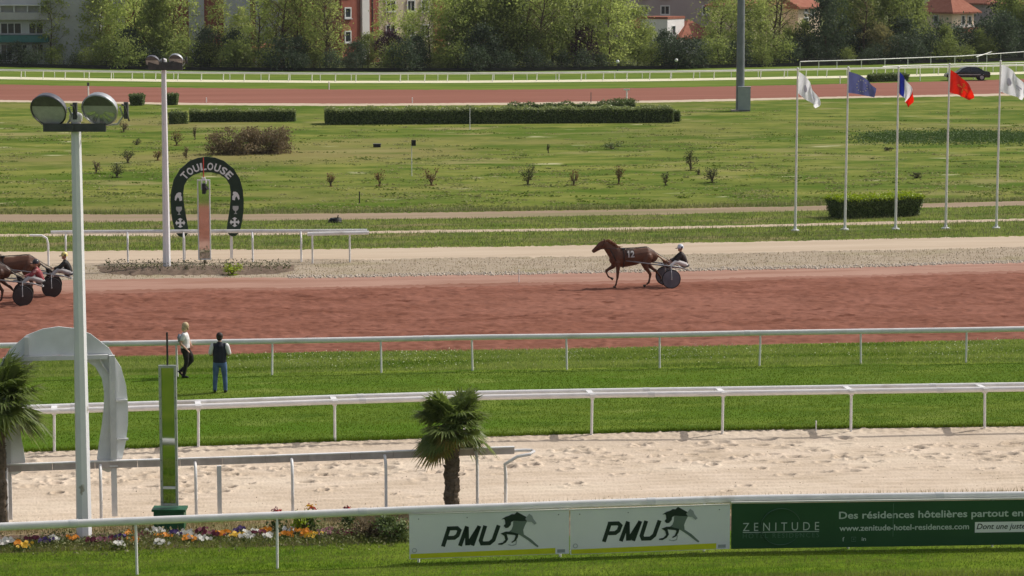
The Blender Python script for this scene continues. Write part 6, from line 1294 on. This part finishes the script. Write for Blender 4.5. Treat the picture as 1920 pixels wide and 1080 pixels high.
# ------------------------------------------------------------------ trees
lf_spring = mat('leaf_spring', (0.28, 0.335, 0.10), (0.47, 0.52, 0.19), 0.8, rough=0.7, trans=0.55, objrand=.22, spec=.2)
lf_mid = mat('leaf_mid', (0.14, 0.18, 0.055), (0.28, 0.32, 0.105), 0.8, rough=0.7, trans=0.5, objrand=.22, spec=.2)
lf_dark = mat('leaf_dark', (0.042, 0.062, 0.036), (0.092, 0.122, 0.066), 0.8, rough=0.7, trans=0.25, objrand=.2, spec=.2)
lf_purp = mat('leaf_purple', (0.060, 0.034, 0.044), (0.12, 0.062, 0.075), 0.8, rough=0.7, trans=0.25, objrand=.15, spec=.2)
lf_olive = mat('leaf_olive', (0.19, 0.18, 0.075), (0.32, 0.29, 0.13), 0.8, rough=0.7, trans=0.3, objrand=.2, spec=.2)
def tree_mesh(seed, H, W, base, n, leaf, blobs, tr, conic=0.0, spread=.13):
    g = np.random.default_rng(seed); b = MB()
    trunk = [np.array([.05 * math.sin(k + seed) * k, .05 * math.cos(k * 1.3 + seed) * k, H * .8 * k / 6]) for k in range(7)]
    b.tube(trunk, [tr * (1.15 - .15 * k) for k in range(7)], n=7, upv=(0, 1, 0))
    C0 = []
    for k in range(blobs):
        f = base + (1 - base) * (k + .5) / blobs; zc = H * f; env = math.sin(math.pi * min(1, max(.05, (f - base) / (1 - base) * .86 + .14))) ** .6 if not conic else (1.03 - (f - base) / (1 - base)) ** .8
        a = k * 2.4 + g.uniform(-.5, .5); r = W / 2 * env * g.uniform(.35, .9); c = np.array([r * math.cos(a), r * math.sin(a), zc + g.uniform(-.04, .04) * H]); C0.append(c)
        st = np.array([0, 0, max(H * .12, zc - r * .9)]); st[:2] = trunk[min(6, int(st[2] / (H * .8) * 6))][:2]
        b.tube([st, st * .45 + c * .55 + (0, 0, -.1), c], [tr * .32, tr * .2, tr * .06], n=5)
        for j in range(2): e = c + g.normal(size=3) * W * .11; b.tube([st * .3 + c * .7, e], [tr * .12, tr * .03], n=4)
    tm = b.mesh('trunk'); tm.materials.append(bark)
    C0 = np.array(C0); sz = g.uniform(.6, 1.4, blobs); k = g.integers(0, blobs, n)
    P = C0[k] + g.normal(size=(n, 3)) * np.stack([sz[k] * W * spread, sz[k] * W * spread, sz[k] * W * spread * .75], 1); P[:, 2] = np.clip(P[:, 2], .15, None)
    V, Fc = leaf_cloud(P, leaf, g); return tm, V, Fc
KINDS = {
 'spring': [tree_mesh(s, 10.5, 7.0, .06, 4200, .17, 34, .15, spread=.105) for s in (1, 2, 3)], 'airy': [tree_mesh(s, 11, 5, .10, 2600, .14, 36, .11, spread=.085) for s in (4, 5)],
 'mid': [tree_mesh(s, 10, 7.0, .06, 5600, .19, 44, .18, spread=.09) for s in (6, 7)], 'cedar': [tree_mesh(s, 14, 8, .06, 5200, .19, 44, .26, conic=1, spread=.10) for s in (8, 9)],
 'shrub': [tree_mesh(s, 3.0, 3.6, .08, 1700, .13, 18, .08, spread=.15) for s in (10, 11, 12)], 'round': [tree_mesh(s, 6.2, 5.6, .14, 3600, .15, 34, .13, spread=.10) for s in (13, 14)],
 'bare': [tree_mesh(s, 12, 5, .25, 900, .12, 34, .20, spread=.09) for s in (15, 16)]}
CR = {}
def crown(kind, i, m):
    k = (kind, i, m.name)
    if k not in CR:
        me = fast_mesh('crown', KINDS[kind][i][1], KINDS[kind][i][2]); me.materials.append(m); CR[k] = me
    return CR[k]
NM = {'spring': 'leafy_tree', 'airy': 'airy_tree', 'mid': 'leafy_tree', 'cedar': 'evergreen_tree', 'shrub': 'dark_shrub', 'round': 'round_tree', 'bare': 'bare_tree'}
DSC = {'spring': 'light green spring tree', 'airy': 'thin airy green tree', 'mid': 'mid green leafy tree', 'cedar': 'tall dark evergreen tree', 'shrub': 'dark shrub', 'round': 'rounded tree', 'bare': 'sparse tree with visible trunk'}
forest = []
T = lambda kind, x, dy=0, s=1.0, m=None, desc=None, sx=1.0: forest.append((kind, x, dy, s, m, desc, sx))
for x, dy, s in ((136, -8, .75), (190, -6, .85), (252, -5, 1.0), (325, -4, .95), (452, -7, .62), (520, -5, 1.0), (590, -4, 1.0), (772, -4, .62), (838, -5, .85), (868, -3, .9), (990, -4, 1.0), (1036, -6, 1.1), (1078, -3, 1.05), (1122, -5, 1.05), (1160, -4, .85), (1196, -5, .66), (1352, -4, .85), (1405, -3, .75), (1438, -9, .8)): T('spring', x, dy, s, lf_spring)
for x, dy, s in ((96, -4, .9), (218, -7, 1.0), (410, -6, .85), (485, -3, .9), (556, -3, 1.0), (618, -2, .9), (728, -6, .8), (806, -3, .8), (1142, -2, .9), (1222, -3, .42), (1372, -7, .9), (1338, -9, .55), (1425, -3, .7)): T('airy', x, dy, s, lf_spring)
for x, dy, s in ((290, -3, .8), (890, -3, .85), (915, -6, 1.0), (950, -4, .9), (1508, -4, .5), (1610, -6, .95), (1668, -3, .95), (1712, -5, .8), (1772, -2, .42), (1836, -3, .36), (1895, -6, .8), (1478, -3, .42), (1586, -9, 1.0), (1935, -4, .8), (-60, -4, 1.0), (1985, -6, 1.0)): T('mid', x, dy, s, lf_mid)
for x, dy, s in ((296, -10, .62), (925, -12, 1.0), (965, -14, .9), (1885, -14, .9), (1700, -12, .75)): T('cedar', x, dy, s, lf_dark)
for x, dy, s in ((1452, -2, .9), (1462, -5, 1.0), (1620, -2, .8), (532, -2, .9), (1016, -2, .9), (612, -1, .8)): T('bare', x, dy, s, lf_olive)
T('round', 560, -1, .60, lf_dark, 'dark round tree right of the low garage house'); T('round', 905, -1, .80, lf_dark, 'dark round tree left of the middle of the tree line', 1.1); T('round', 1010, -2, .70, lf_mid, 'mid green round tree left of the purple one'); T('round', 246, -1, .72, lf_dark, 'dark round tree left of the second lamp pole'); T('round', 1690, -1, .85, lf_dark, 'dark round tree above the brush obstacle', 1.1); T('round', 1880, -1, .9, lf_dark, 'dark round tree above the parked car', 1.1); T('round', 1400, -1, .62, lf_mid, 'mid green round tree right of the tall steel mast')
T('round', 1549, -2, 1.32, lf_dark, 'broad dark round conifer beside the flags', .78); T('round', 732, -3, .68, lf_purp, 'purple-leaved round tree left of centre', 1.1); T('round', 1096, -2, .72, lf_purp, 'purple-leaved round tree right of centre'); T('round', 440, -2, .68, lf_dark, 'dark round tree in front of the brick block'); T('round', 388, -2, .72, lf_dark, 'dark round tree right of the second lamp pole'); T('round', 690, -4, .62, lf_mid, 'green round tree before the sunlit brick building'); T('round', 668, -1, .52, lf_dark, 'dark round tree before the sunlit brick building')
T('round', 1248, -2, .66, lf_dark, 'dark round tree below the white cubic house'); T('round', 1208, -5, .70, lf_mid, 'olive round tree left of the white cubic house'); T('round', 782, -1, .60, lf_dark, 'dark round tree in the middle of the tree line'); T('round', 1650, -1, .72, lf_olive, 'brownish round tree above the brush obstacle')
for k, x in enumerate(np.arange(-30, 1960, 33.0)):
    if 1128 < x < 1205 or 690 < x < 715: continue
    T('shrub', x + random.uniform(-10, 10), random.uniform(-3, 1), random.uniform(.55, 1.15) * (.6 if 1010 < x < 1130 or 560 < x < 640 else 1) * (.75 if x < 180 else 1), lf_dark if random.random() < .72 else lf_mid)
for k, x in enumerate(range(1495, 1960, 38)): T('shrub', x + random.uniform(-8, 8), -5, random.uniform(1.05, 1.5), lf_dark)
cn = {}
for j, (kind, x, dy, s, m, desc, sx) in enumerate(sorted(forest, key=lambda q: q[1])):
    i = j % len(KINDS[kind]); o = gp(x, edge_y('green_trees', x) + dy - (0 if kind == 'shrub' else 1)); cn[kind] = cn.get(kind, 0) + 1; n_ = cn[kind]
    lab = desc or ('%s of the far tree line, %s such %s from the left' % (DSC[kind], ORD[n_], 'shrub' if kind == 'shrub' else 'tree'))
    t = thing(NM[kind], lab, 'shrub' if kind == 'shrub' else 'tree', o, random.uniform(0, 6.28), 'trees and shrubs beyond the far rail'); t.scale = (s * sx, s * sx, s)
    link('trunk', KINDS[kind][i][0], None, t); link('crown', crown(kind, i, m), None, t)

# dark mesh fence in front of the trees, park lamps, car
t = thing('boundary_fence', 'low dark fence along the foot of the far trees', 'fence', gp(960, edge_y('green_trees', 960) + 1))
fd = mat('fence_dark', (0.018, 0.018, 0.018), (0.035, 0.032, 0.03), 1, rough=.8)
xs = np.arange(-200, 2200, 80.)
for k in range(len(xs) - 1):
    A, B = gp(xs[k], edge_y('green_trees', xs[k]) + 1.2), gp(xs[k + 1], edge_y('green_trees', xs[k + 1]) + 1.2); d = B - A; L = np.linalg.norm(d); d /= L; n_ = np.array([-d[1], d[0], 0])
    b = MB(); b.box((A + B) / 2 + (0, 0, .22), (L - .06, .05, .42), ax=(d, n_, zz_)); b.build('panel', fd, t)
    b = MB(); b.box(A + (0, 0, .45), (.07, .07, .9), ax=(d, n_, zz_)); b.build('post', fd, t)
    for h_ in (.62, .85): b = MB(); b.tube([A + (0, 0, h_), B + (0, 0, h_)], .018, n=4); b.build('wire', fd, t)
globe = mat('lamp_globe', (0.78, 0.77, 0.74), (0.82, 0.81, 0.78), 3, rough=.3)
for x, y, lab in ((1158, 134, 'park lamp with a white globe, left of the pair under the trees'), (1268, 131, 'park lamp with a white globe below the white cubic house')):
    o = gp(x, y); t = thing('park_lamp', lab, 'lamp', o, 0, 'park lamps'); b = MB(); b.tube([o, o + (0, 0, .95)], .05, n=6, upv=(0, 1, 0)); b.build('post', fd, t); b = MB(); b.ball(o + (0, 0, 1.1), .2, 10, 7); b.build('globe', globe, t, smooth=True)
# car parked behind the rails at the far right
car_p = mat('car_black', (0.010, 0.010, 0.012), (0.018, 0.018, 0.02), 3, rough=.2, spec=.6); 
o = gp(1813, 150.5); t = thing('parked_car', 'black car parked beside the far track behind the flags', 'car', o); Y0 = o + np.array([-2.3, 0, 0])
prof = [(0, .35), (.05, .62), (.35, .78), (1.2, .86), (1.75, 1.30), (2.2, 1.42), (3.3, 1.40), (4.0, .98), (4.5, .92), (4.6, .6), (4.55, .32)]
b = MB(); hw = .86; V = []
for sy, ins in ((-1, 0), (1, 0)):
    for x_, z_ in prof: V.append(Y0 + np.array([x_, sy * (hw - max(0, z_ - .9) * .35), z_]))
n_ = len(prof); b._add(V, [tuple(range(n_)), tuple(range(2 * n_ - 1, n_ - 1, -1))] + [(i_, n_ + i_, n_ + (i_ + 1) % n_, (i_ + 1) % n_) for i_ in range(n_)]); b.build('body', car_p, t)
for x_ in (.85, 3.7):
    for sy in (-1, 1):
        b = MB(); b.lathe([(0, -.1), (.32, -.1), (.33, -.06), (.33, .06), (.32, .1), (0, .1)], Y0 + np.array([x_, sy * .80, .33]), (0, 1, 0), 18); w_ = b.build('wheel', tyre_m, t); b = MB(); b.lathe([(0, .02), (.2, .012), (.2, 0)], Y0 + np.array([x_, sy * .905, .33]), (0, sy, 0), 12); b.build('rim', steel, w_)
for pts_ in ([(1.45, .95), (1.85, 1.28), (2.45, 1.34), (2.45, .95)], [(2.55, .95), (2.55, 1.34), (3.2, 1.32), (3.7, .98)]):
    b = MB(); b._add([Y0 + np.array([x_, -(hw - max(0, z_ - .9) * .35) - .006, z_]) for x_, z_ in pts_], [(0, 1, 2, 3)]); b.build('side_window', glass_dark, t)
b = MB(); b.box(Y0 + np.array([.06, -.6, .66]), (.12, .3, .12)); b.build('headlight', refl_m, t); b = MB(); b.box(Y0 + np.array([4.56, -.62, .75]), (.1, .26, .14)); b.build('tail_light', red_m, t)
b = MB(); b.box(Y0 + np.array([2.3, -.868, .62]), (3.2, .02, .05)); b.build('side_trim', white_far, t)

# thin spring air between the camera and the far trees
hz = MB(); hz.box((0, 0, 13.0), (6200, 6200, 28.8)); hz_o = hz.build('haze', None); tag(hz_o, kind='stuff'); hz_o.data.materials.clear()
hm = bpy.data.materials.new('haze'); hm.use_nodes = True; hn = hm.node_tree; hn.nodes.remove(hn.nodes['Principled BSDF'])
pv = hn.nodes.new('ShaderNodeVolumePrincipled'); pv.inputs['Color'].default_value = (0.93, 0.95, 1.0, 1); pv.inputs['Density'].default_value = 0.00006
hn.links.new(pv.outputs[0], hn.nodes['Material Output'].inputs['Volume']); hz_o.data.materials.append(hm)
